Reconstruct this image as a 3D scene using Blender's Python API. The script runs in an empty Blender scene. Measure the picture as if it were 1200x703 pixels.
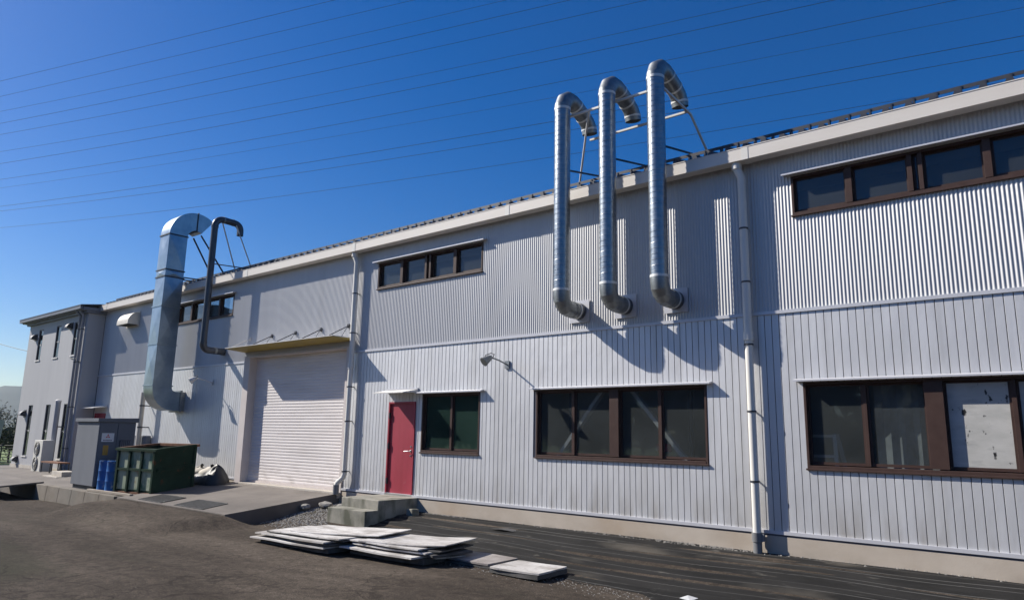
import bpy, bmesh, math, random
from mathutils import Vector, Matrix
random.seed(7)
S = bpy.context.scene
COL = S.collection
R_ = math.radians
# ------------------------------------------------------------------ camera
cam_d = bpy.data.cameras.new('camera'); cam = bpy.data.objects.new('camera', cam_d); COL.objects.link(cam)
cam_d.sensor_width = 36; cam_d.lens = 832.1/1200*36; cam_d.clip_start = .05; cam_d.clip_end = 20000
yaw, pitch, roll = R_(-39.72), R_(10.78), R_(1.0525)
_f = Vector((math.sin(yaw), math.cos(yaw), 0)); _r = Vector((math.cos(yaw), -math.sin(yaw), 0)); _u = Vector((0, 0, 1))
_f2 = math.cos(pitch)*_f + math.sin(pitch)*_u; _u2 = -math.sin(pitch)*_f + math.cos(pitch)*_u
_r3 = math.cos(roll)*_r + math.sin(roll)*_u2; _u3 = -math.sin(roll)*_r + math.cos(roll)*_u2
CAM = Vector((0, -10, 1.51))
cam.matrix_world = Matrix(((_r3.x, _u3.x, -_f2.x, CAM.x), (_r3.y, _u3.y, -_f2.y, CAM.y), (_r3.z, _u3.z, -_f2.z, CAM.z), (0, 0, 0, 1)))
S.camera = cam
# ------------------------------------------------------------------ light
SUN_AZ, SUN_EL = 66.0, 36.0           # azimuth measured from the wall's normal towards the left
sdir = Vector((-math.sin(R_(SUN_AZ))*math.cos(R_(SUN_EL)), -math.cos(R_(SUN_AZ))*math.cos(R_(SUN_EL)), math.sin(R_(SUN_EL))))
sd = bpy.data.lights.new('sun', 'SUN'); sd.energy = 5.0; sd.angle = R_(.53); sd.color = (1, .945, .86)
sun = bpy.data.objects.new('sun', sd); COL.objects.link(sun)
sun.rotation_euler = (-sdir).to_track_quat('-Z', 'Y').to_euler()
W = bpy.data.worlds.new('World'); S.world = W; W.use_nodes = True
nt = W.node_tree; bg = nt.nodes['Background']
sky = nt.nodes.new('ShaderNodeTexSky'); sky.sky_type = 'NISHITA'; sky.sun_disc = False
sky.sun_elevation = R_(SUN_EL); sky.sun_rotation = math.atan2(sdir.x, sdir.y)
sky.altitude = 300; sky.air_density = 1.0; sky.dust_density = .8; sky.ozone_density = 4.5
hsv = nt.nodes.new('ShaderNodeHueSaturation'); hsv.inputs['Saturation'].default_value = 1.42; hsv.inputs['Hue'].default_value = .511
nt.links.new(sky.outputs[0], hsv.inputs['Color']); nt.links.new(hsv.outputs[0], bg.inputs['Color']); bg.inputs['Strength'].default_value = .077
S.view_settings.view_transform = 'Standard'; S.view_settings.look = 'None'
S.view_settings.exposure = .5; S.view_settings.gamma = 1
# ------------------------------------------------------------------ helpers
ORG = {}
def empty(name, loc, label=None, cat=None, group=None):
    o = bpy.data.objects.new(name, None); COL.objects.link(o); o.location = loc; o.empty_display_size = .2
    ORG[o] = Vector(loc)
    if label: tag(o, label, cat, group)
    return o
def tag(o, label, cat, group=None):
    o['label'] = label; o['category'] = cat
    if group: o['group'] = group
    return o
def kind(o, k): o['kind'] = k; return o

class MB:
    def __init__(s): s.v = []; s.f = []
    def add(s, vs, fs):
        b = len(s.v); s.v += [tuple(v) for v in vs]; s.f += [tuple(i+b for i in f) for f in fs]; return s
    def box(s, x0, x1, y0, y1, z0, z1):
        return s.add([(x0,y0,z0),(x1,y0,z0),(x1,y1,z0),(x0,y1,z0),(x0,y0,z1),(x1,y0,z1),(x1,y1,z1),(x0,y1,z1)],
                     [(0,3,2,1),(4,5,6,7),(0,1,5,4),(1,2,6,5),(2,3,7,6),(3,0,4,7)])
    def hexa(s, bot, top):
        return s.add(list(bot)+list(top), [(0,3,2,1),(4,5,6,7),(0,1,5,4),(1,2,6,5),(2,3,7,6),(3,0,4,7)])
    def prism(s, poly, ax, a0, a1):
        """extrude a 2-D polygon along axis ax ('x': poly is (y,z); 'y': (x,z); 'z': (x,y))"""
        n = len(poly)
        def P(p, a): return (a, p[0], p[1]) if ax == 'x' else ((p[0], a, p[1]) if ax == 'y' else (p[0], p[1], a))
        vs = [P(p, a0) for p in poly]+[P(p, a1) for p in poly]
        fs = [tuple(range(n-1, -1, -1)), tuple(range(n, 2*n))]+[(i, (i+1) % n, n+(i+1) % n, n+i) for i in range(n)]
        return s.add(vs, fs)
    def tube(s, path, r, n=12, caps=True, hollow=0):
        path = [Vector(p) for p in path]; rs = r if isinstance(r, (list, tuple)) else [r]*len(path)
        T = []
        for i in range(len(path)):
            a = path[max(i-1, 0)]; b = path[min(i+1, len(path)-1)]
            d1 = (path[i]-a); d2 = (b-path[i])
            t = (d1.normalized() if d1.length > 1e-9 else Vector())+(d2.normalized() if d2.length > 1e-9 else Vector())
            T.append(t.normalized())
        up = Vector((0, 0, 1)) if abs(T[0].z) < .9 else Vector((1, 0, 0))
        nrm = (up-T[0]*up.dot(T[0])).normalized(); base = len(s.v)
        for i, p in enumerate(path):
            nrm = (nrm-T[i]*nrm.dot(T[i])).normalized(); bn = T[i].cross(nrm)
            k = 1.0
            if 0 < i < len(path)-1:
                c = (path[i]-path[i-1]).normalized().dot(T[i]); k = 1/max(c, .5)
                bend = ((path[i+1]-path[i]).normalized()-(path[i]-path[i-1]).normalized())
                bd = bend.normalized() if bend.length > 1e-6 else None
            else: bd = None
            for j in range(n):
                a = 2*math.pi*j/n; q = nrm*math.cos(a)+bn*math.sin(a)
                if bd is not None: q = q+bd*q.dot(bd)*(k-1)
                s.v.append(tuple(p+q*rs[i]))
        m = len(path)
        for i in range(m-1):
            for j in range(n):
                a = base+i*n+j; b = base+i*n+(j+1) % n
                s.f.append((a, b, b+n, a+n))
        if caps:
            s.f.append(tuple(base+j for j in range(n-1, -1, -1))); s.f.append(tuple(base+(m-1)*n+j for j in range(n)))
        return s
    def beam(s, p0, p1, w, h=None):
        h = h or w; p0 = Vector(p0); p1 = Vector(p1); d = (p1-p0).normalized()
        up = Vector((0, 0, 1)) if abs(d.z) < .95 else Vector((0, 1, 0))
        a = d.cross(up).normalized()*w/2; b = a.cross(d).normalized()*h/2
        return s.hexa([p0-a-b, p0+a-b, p0+a+b, p0-a+b], [p1-a-b, p1+a-b, p1+a+b, p1-a+b])
    def disc(s, c, ax, r, t, n=24):
        c = Vector(c); ax = Vector(ax).normalized()
        return s.tube([c-ax*t/2, c+ax*t/2], r, n)
    def build(s, name, mat, parent=None, smooth=None, bevel=0, mesh_only=False, wn=False):
        org = ORG.get(parent, Vector((0, 0, 0))) if parent else Vector((0, 0, 0))
        me = bpy.data.meshes.new(name)
        me.from_pydata([(v[0]-org.x, v[1]-org.y, v[2]-org.z) for v in s.v], [], s.f)
        bm = bmesh.new(); bm.from_mesh(me)
        bmesh.ops.recalc_face_normals(bm, faces=bm.faces)
        if bevel:
            es = [e for e in bm.edges if len(e.link_faces) == 2 and e.calc_face_angle(0) > .6]
            bmesh.ops.bevel(bm, geom=es, offset=bevel, segments=2, affect='EDGES', profile=.6, clamp_overlap=True)
        if smooth is not None:
            for f in bm.faces: f.smooth = True
            for e in bm.edges:
                if len(e.link_faces) == 2 and e.calc_face_angle(0) > R_(smooth): e.smooth = False
        bm.to_mesh(me); bm.free()
        if mat: me.materials.append(mat)
        if mesh_only: return me
        o = bpy.data.objects.new(name, me); COL.objects.link(o)
        if parent: o.parent = parent
        ORG[o] = org if parent else Vector((0, 0, 0))
        return o
def inst(name, me, loc, parent):
    o = bpy.data.objects.new(name, me); COL.objects.link(o); o.parent = parent
    o.location = Vector(loc)-ORG[parent]; return o
def arc(c, r, a0, a1, n, X):
    """arc in the y-z plane at x = X, angles in degrees from +y"""
    return [(X, c[0]+r*math.cos(R_(a0+(a1-a0)*i/n)), c[1]+r*math.sin(R_(a0+(a1-a0)*i/n))) for i in range(n+1)]
# ------------------------------------------------------------------ materials
def mat(name, col, rough=.6, metal=0., col2=None, nscale=4., bump=0., bscale=40., detail=6., rnd=0., stretch=None, spec=None, contrast=(.35, .65), rvar=0., bdist=.01, world=False):
    m = bpy.data.materials.new(name); m.use_nodes = True; n = m.node_tree.nodes; L = m.node_tree.links
    b = n['Principled BSDF']; b.inputs['Roughness'].default_value = rough; b.inputs['Metallic'].default_value = metal
    if spec is not None: b.inputs['Specular IOR Level'].default_value = spec
    tc = n.new('ShaderNodeTexCoord'); mp = n.new('ShaderNodeMapping')
    L.new(n.new('ShaderNodeNewGeometry').outputs['Position'] if world else tc.outputs['Object'], mp.inputs[0])
    if stretch: mp.inputs['Scale'].default_value = stretch
    colout = None
    if col2 is not None:
        no = n.new('ShaderNodeTexNoise'); no.inputs['Scale'].default_value = nscale; no.inputs['Detail'].default_value = detail
        no.inputs['Roughness'].default_value = .62
        L.new(mp.outputs[0], no.inputs[0])
        cr = n.new('ShaderNodeValToRGB'); cr.color_ramp.elements[0].position = contrast[0]; cr.color_ramp.elements[1].position = contrast[1]
        cr.color_ramp.elements[0].color = (*col, 1); cr.color_ramp.elements[1].color = (*col2, 1)
        L.new(no.outputs['Fac'], cr.inputs[0]); colout = cr.outputs[0]
        if rvar:
            mr = n.new('ShaderNodeMapRange'); mr.inputs[3].default_value = rough-rvar; mr.inputs[4].default_value = rough+rvar
            L.new(no.outputs['Fac'], mr.inputs[0]); L.new(mr.outputs[0], b.inputs['Roughness'])
    else:
        rg = n.new('ShaderNodeRGB'); rg.outputs[0].default_value = (*col, 1); colout = rg.outputs[0]
    if rnd:
        oi = n.new('ShaderNodeObjectInfo'); mr = n.new('ShaderNodeMapRange'); mr.inputs[3].default_value = 1-rnd; mr.inputs[4].default_value = 1+rnd
        L.new(oi.outputs['Random'], mr.inputs[0])
        hs = n.new('ShaderNodeHueSaturation'); L.new(mr.outputs[0], hs.inputs['Value']); L.new(colout, hs.inputs['Color']); colout = hs.outputs[0]
    L.new(colout, b.inputs['Base Color'])
    if bump:
        nb = n.new('ShaderNodeTexNoise'); nb.inputs['Scale'].default_value = bscale; nb.inputs['Detail'].default_value = 5
        L.new(mp.outputs[0], nb.inputs[0])
        bp = n.new('ShaderNodeBump'); bp.inputs['Strength'].default_value = bump; bp.inputs['Distance'].default_value = bdist
        L.new(nb.outputs['Fac'], bp.inputs['Height']); L.new(bp.outputs[0], b.inputs['Normal'])
    m['colsock'] = 1
    return m
def overlay(m, col, scale, lo, hi, stretch=(1, 1, 1), seed=0., amount=1., detail=4., zband=None, world=False):
    """mix a second tone over the base colour where a noise is high (stains, wear)"""
    n = m.node_tree.nodes; L = m.node_tree.links; b = n['Principled BSDF']
    src = b.inputs['Base Color'].links[0].from_socket
    tc = n.new('ShaderNodeTexCoord'); mp = n.new('ShaderNodeMapping'); mp.inputs['Scale'].default_value = stretch; mp.inputs['Location'].default_value = (seed, seed*1.7, seed*.6)
    pos = n.new('ShaderNodeNewGeometry').outputs['Position'] if world else tc.outputs['Object']
    L.new(pos, mp.inputs[0])
    no = n.new('ShaderNodeTexNoise'); no.inputs['Scale'].default_value = scale; no.inputs['Detail'].default_value = detail; L.new(mp.outputs[0], no.inputs[0])
    mr = n.new('ShaderNodeMapRange'); mr.inputs[1].default_value = lo; mr.inputs[2].default_value = hi; mr.inputs[4].default_value = amount
    L.new(no.outputs['Fac'], mr.inputs[0]); fac = mr.outputs[0]
    if zband:
        sx = n.new('ShaderNodeSeparateXYZ'); L.new(pos, sx.inputs[0])
        m2 = n.new('ShaderNodeMapRange'); m2.inputs[1].default_value = zband[0]; m2.inputs[2].default_value = zband[1]; m2.inputs[3].default_value = 1; m2.inputs[4].default_value = 0
        L.new(sx.outputs[2], m2.inputs[0])
        mu = n.new('ShaderNodeMath'); mu.operation = 'MULTIPLY'; L.new(fac, mu.inputs[0]); L.new(m2.outputs[0], mu.inputs[1]); fac = mu.outputs[0]
    mx = n.new('ShaderNodeMix'); mx.data_type = 'RGBA'
    L.new(fac, mx.inputs[0]); L.new(src, mx.inputs[6]); mx.inputs[7].default_value = (*col, 1)
    L.new(mx.outputs[2], b.inputs['Base Color'])
    return m
M = {}
M['siding'] = mat('silver_siding', (.61, .61, .618), .47, .42, (.66, .66, .667), 1.3, .34, 3.6, rnd=.04, bdist=.02, stretch=(1, 1, .6), world=True)
overlay(M['siding'], (.44, .43, .41), 1.2, .5, .78, (5, 1, .35), 2.2, .5, world=True)
overlay(M['siding'], (.36, .33, .29), 2.0, .45, .7, (3, 1, .5), 5.2, .6, zband=(.35, .85), world=True)
M['siding_back'] = mat('dark_joint', (.10, .10, .12), .7)
M['corr'] = mat('grey_corrugated', (.49, .49, .495), .52, .3, (.535, .535, .54), .9, 0, stretch=(2, 1, .3))
overlay(M['corr'], (.46, .455, .45), .8, .5, .8, (4, 1, .12), 4., .4)
M['flash'] = mat('silver_trim', (.55, .55, .58), .4, .2, (.60, .60, .63), 3)
M['annex_fascia'] = mat('annex_dark_fascia', (.12, .13, .155), .5, 0, (.15, .16, .185), 3)
M['annex'] = mat('annex_grey_cladding', (.355, .355, .37), .6, 0, (.40, .40, .412), .7, .05, 30, stretch=(3, 3, .25))
M['annex_trim'] = mat('annex_grey_trim', (.22, .23, .26), .5, 0, (.26, .27, .3), 3)
M['conc_base'] = mat('plinth_concrete', (.43, .365, .295), .85, 0, (.50, .435, .36), 1.6, .15, 60, stretch=(1, 1, 1.5))
overlay(M['conc_base'], (.36, .25, .15), .55, .55, .75, (1, 1, .6), 5., .55)
overlay(M['conc_base'], (.22, .19, .15), 3., .45, .7, (1, 1, 1), 8., .7, zband=(-.06, .12))
M['gutter'] = mat('cream_gutter', (.66, .61, .55), .5, 0, (.70, .655, .60), 1.5, stretch=(.6, 1, 3))
M['cream_pipe'] = mat('cream_pvc', (.68, .66, .61), .42, 0, (.73, .71, .66), 2.)
M['grey_pvc'] = mat('grey_pvc', (.15, .155, .16), .5, 0, (.2, .2, .205), 6.)
M['roof'] = mat('dark_roof_sheet', (.035, .04, .055), .45, .2, (.05, .055, .07), 2.)
M['frame'] = mat('brown_aluminium', (.050, .028, .023), .5, 0, (.066, .039, .032), 6., stretch=(1, 1, 1), spec=.25)
M['door_red'] = mat('red_door_paint', (.30, .022, .042), .5, 0, (.36, .034, .058), 1.8, .04, 20, stretch=(1.5, 1, .5))
overlay(M['door_red'], (.22, .012, .022), 1.4, .48, .75, (4, 1, .5), 3.1, .6)
overlay(M['door_red'], (.30, .12, .12), 5., .62, .75, (1.5, 1, 1), 7.7, .5, zband=(.45, .9))
M['steel'] = mat('satin_steel', (.6, .6, .6), .3, 1.)
M['shutter'] = mat('white_shutter', (.73, .68, .655), .6, 0, (.78, .735, .71), .9, stretch=(.7, 1, 2))
overlay(M['shutter'], (.52, .48, .455), 1.1, .5, .75, (.5, 1, 2.5), 2.7, .5)
overlay(M['shutter'], (.40, .36, .33), 2.5, .5, .72, (1, 1, 2), 4.4, .6, zband=(.3, .9))
M['jamb'] = mat('beige_jamb', (.56, .50, .47), .55, 0, (.62, .56, .53), 2.)
M['canopy'] = mat('ochre_canopy', (.42, .31, .06), .6, 0, (.34, .25, .06), 3.)
M['galv'] = mat('galvanised_steel', (.23, .26, .285), .36, .95, (.33, .36, .385), 14., .05, 30, rvar=.08)
M['galv_el'] = mat('galvanised_elbow', (.20, .215, .22), .45, .8, (.29, .305, .31), 12., .05, 30, rvar=.08)
M['galv_duct'] = mat('galvanised_duct', (.25, .31, .355), .34, .9, (.37, .43, .475), 2.2, .04, 25, rvar=.08)
M['band'] = mat('pale_band', (.62, .63, .62), .5, .2, (.7, .7, .69), 9)
M['seam'] = mat('seam_steel', (.36, .38, .41), .42, .9)
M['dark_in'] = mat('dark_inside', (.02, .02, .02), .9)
M['dark_pipe'] = mat('dark_grey_pipe', (.045, .05, .062), .34, .2, (.07, .076, .09), 5.)
M['dark_metal'] = mat('dark_steel', (.045, .05, .06), .5, .3, (.06, .06, .07), 8)
M['white_metal'] = mat('white_painted_steel', (.62, .60, .57), .5, 0, (.70, .68, .65), 4)
M['hood'] = mat('beige_vent_hood', (.58, .54, .47), .5, 0, (.63, .59, .52), 4)
M['cabinet'] = mat('grey_cabinet_paint', (.145, .155, .175), .6, 0, (.17, .18, .20), 1.5, stretch=(1, 1, .4), spec=.2)
M['cab_dark'] = mat('cabinet_grille', (.02, .022, .026), .6)
M['sign_w'] = mat('sign_white', (.75, .75, .75), .5); M['sign_r'] = mat('sign_red', (.55, .03, .03), .5); M['sign_y'] = mat('sign_orange', (.60, .33, .05), .5, 0, (.45, .25, .05), 40)
M['drum'] = mat('blue_drum_paint', (.006, .085, .30), .38, 0, (.015, .13, .38), 3.)
overlay(M['drum'], (.35, .42, .5), 9., .62, .75, seed=3., amount=.8)
M['skip'] = mat('green_skip_paint', (.009, .028, .016), .75, 0, (.018, .046, .028), 1.8, .1, 12, spec=.15)
overlay(M['skip'], (.05, .08, .05), 2.2, .52, .72, (1, 1, .8), 3.3, .4)
overlay(M['skip'], (.10, .045, .02), 5., .62, .75, (1, 1, 1), 9., .9)
M['skip_panel'] = mat('faded_green_panel', (.27, .33, .225), .65, 0, (.36, .40, .285), 2.5, .08, 14)
overlay(M['skip_panel'], (.045, .13, .075), 3.0, .50, .62, (1, 1, .7), 1.3, .95)
overlay(M['skip_panel'], (.22, .12, .04), 4., .60, .74, (1.2, 1, .8), 6.1, .7)
M['rust'] = mat('rusty_steel', (.13, .05, .025), .8, .1, (.22, .10, .05), 9., .2, 40)
M['bag'] = mat('black_sheet', (.022, .022, .025), .5, 0, (.035, .034, .035), 4., .4, 8, bdist=.03)
M['sack'] = mat('white_sack', (.60, .56, .49), .8, 0, (.50, .46, .40), 5., .3, 12, bdist=.03)
M['ac'] = mat('ivory_casing', (.60, .58, .52), .5, 0, (.64, .62, .56), 3)
M['ac_dark'] = mat('grille_dark', (.05, .05, .05), .6)
M['conc'] = mat('weathered_concrete', (.14, .118, .092), .9, 0, (.22, .19, .155), 1.3, .35, 45)
overlay(M['conc'], (.10, .095, .08), .9, .5, .72, (1, 1, .5), 3., .75)
M['conc_step'] = mat('mossy_concrete', (.20, .195, .16), .9, 0, (.33, .31, .26), 2.6, .5, 40)
overlay(M['conc_step'], (.055, .06, .035), 3.2, .48, .66, (1, 1, .5), 3., .8)
M['ramp'] = mat('ramp_concrete', (.125, .108, .094), .9, 0, (.185, .162, .142), .9, .3, 60)
overlay(M['ramp'], (.075, .066, .06), .8, .5, .75, (.35, 1.3, 1), 7., .7)
M['blockc'] = mat('pale_concrete_block', (.40, .36, .31), .9, 0, (.5, .46, .4), 5., .3, 50)
M['grate'] = mat('steel_grate', (.055, .055, .055), .6, .4, (.08, .08, .08), 12)
M['timber'] = mat('weathered_timber', (.36, .31, .25), .8, 0, (.27, .23, .18), 6., .2, 40, stretch=(.4, 6, 6))
M['sheet'] = mat('grey_board', (.42, .395, .37), .8, 0, (.62, .60, .575), 2.6, .3, 18, rnd=.08)
overlay(M['sheet'], (.22, .195, .17), 1.7, .48, .68, (1, 3, 1), 4., .75)
overlay(M['sheet'], (.13, .11, .095), 11., .60, .70, (1, 2, 1), 2.7, .6)
M['sheet_brown'] = mat('stained_board', (.20, .175, .16), .85, 0, (.34, .31, .29), 3.5, .3, 18)
M['sheet_dark'] = mat('dark_board', (.05, .05, .048), .85, 0, (.11, .105, .10), 4, .2, 20, rnd=.1)
M['stone'] = mat('grey_stone', (.20, .19, .17), .95, 0, (.32, .30, .27), 12, .4, 60)
M['interior'] = mat('interior_wall', (.34, .35, .34), .8, 0, (.42, .43, .42), .8)
M['drape'] = mat('mottled_drape', (.16, .17, .17), .8, 0, (.42, .43, .42), 2.6, stretch=(1, 1, .7))
M['intfloor'] = mat('interior_floor', (.16, .16, .15), .7, 0, (.2, .2, .19), 2)
M['board'] = mat('whitened_glass', (.42, .415, .39), .35, 0, (.50, .49, .465), 3., stretch=(1, 1, 3))
overlay(M['board'], (.30, .30, .29), 2.4, .56, .70, (1.2, 1, 4), 2.4, .6)
overlay(M['board'], (.02, .02, .02), 6., .635, .67, (1.4, 1, .8), 12.7, 1.)
overlay(M['board'], (.05, .05, .05), 14., .68, .72, (1, 1, .8), 3.1, .9)
M['mount'] = mat('mountain_wood', (.045, .055, .04), .95, 0, (.07, .08, .06), .01)
M['bark'] = mat('bark', (.10, .085, .07), .9, 0, (.14, .12, .10), 9)
M['leaf_dry'] = mat('dry_leaf', (.15, .135, .10), .8, 0, (.11, .10, .075), 1.2)
M['leaf_dark'] = mat('dark_leaf', (.035, .05, .028), .8, 0, (.055, .07, .035), 1.2)
M['grass'] = mat('field_grass', (.10, .15, .035), .9, 0, (.14, .19, .05), .6, .5, 8)
M['wire'] = mat('wire', (.04, .045, .06), .6)
M['cable'] = mat('cable', (.03, .03, .03), .6)
M['paper'] = mat('white_litter', (.42, .43, .45), .7, 0, (.5, .5, .5), 9)
M['greyboard'] = mat('grey_green_board', (.24, .28, .26), .6, 0, (.28, .32, .30), 2)
M['hedge'] = mat('fence_dark', (.03, .035, .035), .7)

# lower siding gets dents where the photograph shows the sheet has been knocked: low-frequency bump already does so
# asphalt ----------------------------------------------------------
def asphalt():
    m = bpy.data.materials.new('worn_asphalt'); m.use_nodes = True; n = m.node_tree.nodes; L = m.node_tree.links; b = n['Principled BSDF']
    b.inputs['Roughness'].default_value = .95; b.inputs['Specular IOR Level'].default_value = .12
    tc = n.new('ShaderNodeTexCoord')
    def noise(sc, det=6, ro=.6, st=None, dist=0):
        no = n.new('ShaderNodeTexNoise'); no.inputs['Scale'].default_value = sc; no.inputs['Detail'].default_value = det; no.inputs['Roughness'].default_value = ro
        no.inputs['Distortion'].default_value = dist
        if st:
            mp = n.new('ShaderNodeMapping'); mp.inputs['Scale'].default_value = st; mp.inputs['Rotation'].default_value = (0, 0, R_(-14)); L.new(tc.outputs['Object'], mp.inputs[0]); L.new(mp.outputs[0], no.inputs[0])
        else: L.new(tc.outputs['Object'], no.inputs[0])
        return no.outputs['Fac']
    def ramp(fac, stops):
        cr = n.new('ShaderNodeValToRGB'); e = cr.color_ramp.elements
        e[0].position, e[0].color = stops[0][0], (*stops[0][1], 1); e[1].position, e[1].color = stops[-1][0], (*stops[-1][1], 1)
        for p, c in stops[1:-1]:
            q = e.new(p); q.color = (*c, 1)
        L.new(fac, cr.inputs[0]); return cr.outputs[0]
    def mul(a, c, f=1., mode='MULTIPLY'):
        mx = n.new('ShaderNodeMix'); mx.data_type = 'RGBA'; mx.blend_type = mode; mx.inputs[0].default_value = f
        L.new(a, mx.inputs[6]); L.new(c, mx.inputs[7]); return mx.outputs[2]
    base = ramp(noise(.7, 7, .6, (.35, 1.2, 1), .4), [(.28, (.036, .029, .0235)), (.5, (.066, .054, .044)), (.72, (.112, .093, .076))])
    grain = ramp(noise(75, 4, .8), [(.36, (.40, .40, .40)), (.5, (.9, .9, .9)), (.64, (1.9, 1.85, 1.78))])
    mid = ramp(noise(9, 6, .75), [(.3, (.55, .55, .55)), (.7, (1.42, 1.4, 1.36))])
    moss = n.new('ShaderNodeMapRange'); moss.inputs[1].default_value = .56; moss.inputs[2].default_value = .74; L.new(noise(.45, 5, .6, (.4, 1, 1)), moss.inputs[0])
    c = mul(base, grain, .95); c = mul(c, mid)
    mx = n.new('ShaderNodeMix'); mx.data_type = 'RGBA'; L.new(moss.outputs[0], mx.inputs[0]); L.new(c, mx.inputs[6])
    c2 = ramp(noise(60, 3), [(.3, (.026, .026, .017)), (.7, (.052, .050, .033))]); L.new(c2, mx.inputs[7])
    # cracks
    vo = n.new('ShaderNodeTexVoronoi'); vo.feature = 'DISTANCE_TO_EDGE'; vo.inputs['Scale'].default_value = .42
    wp = n.new('ShaderNodeMix'); wp.data_type = 'RGBA'; wp.blend_type = 'ADD'; wp.inputs[0].default_value = .55
    nz = n.new('ShaderNodeTexNoise'); nz.inputs['Scale'].default_value = 1.6; nz.inputs['Detail'].default_value = 6; L.new(tc.outputs['Object'], nz.inputs[0])
    L.new(tc.outputs['Object'], wp.inputs[6]); L.new(nz.outputs['Color'], wp.inputs[7]); L.new(wp.outputs[2], vo.inputs['Vector'])
    ck = n.new('ShaderNodeMapRange'); ck.inputs[1].default_value = .002; ck.inputs[2].default_value = .007; ck.inputs[3].default_value = .62; ck.inputs[4].default_value = 1.; L.new(vo.outputs['Distance'], ck.inputs[0])
    gate = n.new('ShaderNodeMapRange'); gate.inputs[1].default_value = .40; gate.inputs[2].default_value = .46; gate.inputs[3].default_value = 1; gate.inputs[4].default_value = 0; L.new(noise(.5, 2), gate.inputs[0])
    mxx = n.new('ShaderNodeMath'); mxx.operation = 'MAXIMUM'; L.new(ck.outputs[0], mxx.inputs[0]); L.new(gate.outputs[0], mxx.inputs[1])
    c = mul(mx.outputs[2], mxx.outputs[0]); L.new(c, b.inputs['Base Color'])
    h1 = noise(110, 4, .8); h2 = noise(3., 4)
    ad = n.new('ShaderNodeMath'); ad.operation = 'MULTIPLY_ADD'; ad.inputs[1].default_value = .45; L.new(h1, ad.inputs[0]); L.new(h2, ad.inputs[2])
    bp = n.new('ShaderNodeBump'); bp.inputs['Strength'].default_value = .8; bp.inputs['Distance'].default_value = .02; L.new(ad.outputs[0], bp.inputs['Height']); L.new(bp.outputs[0], b.inputs['Normal'])
    return m
M['asphalt'] = asphalt()
def tarp_mat():
    m = mat('black_weed_fabric', (.012, .0118, .0115), .85, 0, (.024, .023, .022), 2.2, .2, 60, stretch=(.5, 2, 1), spec=.15)
    overlay(m, (.13, .115, .095), 1.1, .60, .78, (.5, 1.6, 1), 3., .75, 6.)
    overlay(m, (.20, .185, .16), 9, .66, .76, (.3, 1, 1), 6., .5, 4.)
    n = m.node_tree.nodes; L = m.node_tree.links; b = n['Principled BSDF']; src = b.inputs['Base Color'].links[0].from_socket
    uv = n.new('ShaderNodeUVMap'); sx = n.new('ShaderNodeSeparateXYZ'); L.new(uv.outputs[0], sx.inputs[0])
    md = n.new('ShaderNodeMath'); md.operation = 'FRACT'; mu = n.new('ShaderNodeMath'); mu.operation = 'MULTIPLY'; mu.inputs[1].default_value = 5.2
    L.new(sx.outputs[1], mu.inputs[0]); L.new(mu.outputs[0], md.inputs[0])
    mr = n.new('ShaderNodeMapRange'); mr.inputs[1].default_value = .035; mr.inputs[2].default_value = .06; mr.inputs[3].default_value = .42; mr.inputs[4].default_value = 0; L.new(md.outputs[0], mr.inputs[0])
    mx = n.new('ShaderNodeMix'); mx.data_type = 'RGBA'; L.new(mr.outputs[0], mx.inputs[0]); L.new(src, mx.inputs[6]); mx.inputs[7].default_value = (.19, .185, .175, 1); L.new(mx.outputs[2], b.inputs['Base Color'])
    return m
M['tarp'] = tarp_mat()
def glass(name, tint, extra=0., dust=(.15, .165, .165)):
    m = bpy.data.materials.new(name); m.use_nodes = True; n = m.node_tree.nodes; L = m.node_tree.links
    n.remove(n['Principled BSDF']); out = n['Material Output']
    t = n.new('ShaderNodeBsdfTransparent'); t.inputs[0].default_value = (*tint, 1)
    g = n.new('ShaderNodeBsdfGlossy'); g.inputs['Roughness'].default_value = .03; g.inputs[0].default_value = (.9, .95, 1, 1)
    d = n.new('ShaderNodeBsdfDiffuse'); d.inputs[0].default_value = (*dust, 1)
    fr = n.new('ShaderNodeFresnel'); geo = n.new('ShaderNodeNewGeometry'); io = n.new('ShaderNodeMapRange'); io.inputs[3].default_value = 1.45; io.inputs[4].default_value = 1/1.45
    L.new(geo.outputs['Backfacing'], io.inputs[0]); L.new(io.outputs[0], fr.inputs[0])
    tc = n.new('ShaderNodeTexCoord'); no = n.new('ShaderNodeTexNoise'); no.inputs['Scale'].default_value = .9; no.inputs['Detail'].default_value = 3; L.new(tc.outputs['Object'], no.inputs[0])
    mr = n.new('ShaderNodeMapRange'); mr.inputs[1].default_value = .3; mr.inputs[2].default_value = .75; mr.inputs[3].default_value = max(.02, .12+extra); mr.inputs[4].default_value = max(.03, .22+extra); L.new(no.outputs['Fac'], mr.inputs[0])
    m1 = n.new('ShaderNodeMixShader'); L.new(mr.outputs[0], m1.inputs[0]); L.new(t.outputs[0], m1.inputs[1]); L.new(d.outputs[0], m1.inputs[2])
    m2 = n.new('ShaderNodeMixShader'); L.new(fr.outputs[0], m2.inputs[0]); L.new(m1.outputs[0], m2.inputs[1]); L.new(g.outputs[0], m2.inputs[2])
    L.new(m2.outputs[0], out.inputs[0]); return m
M['glass'] = glass('window_glass', (.80, .83, .84))
M['glass_green'] = glass('green_window_glass', (.55, .76, .67), 0., (.085, .15, .13))
M['glass_dark'] = glass('dark_window_glass', (.25, .27, .30), -.4)

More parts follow.
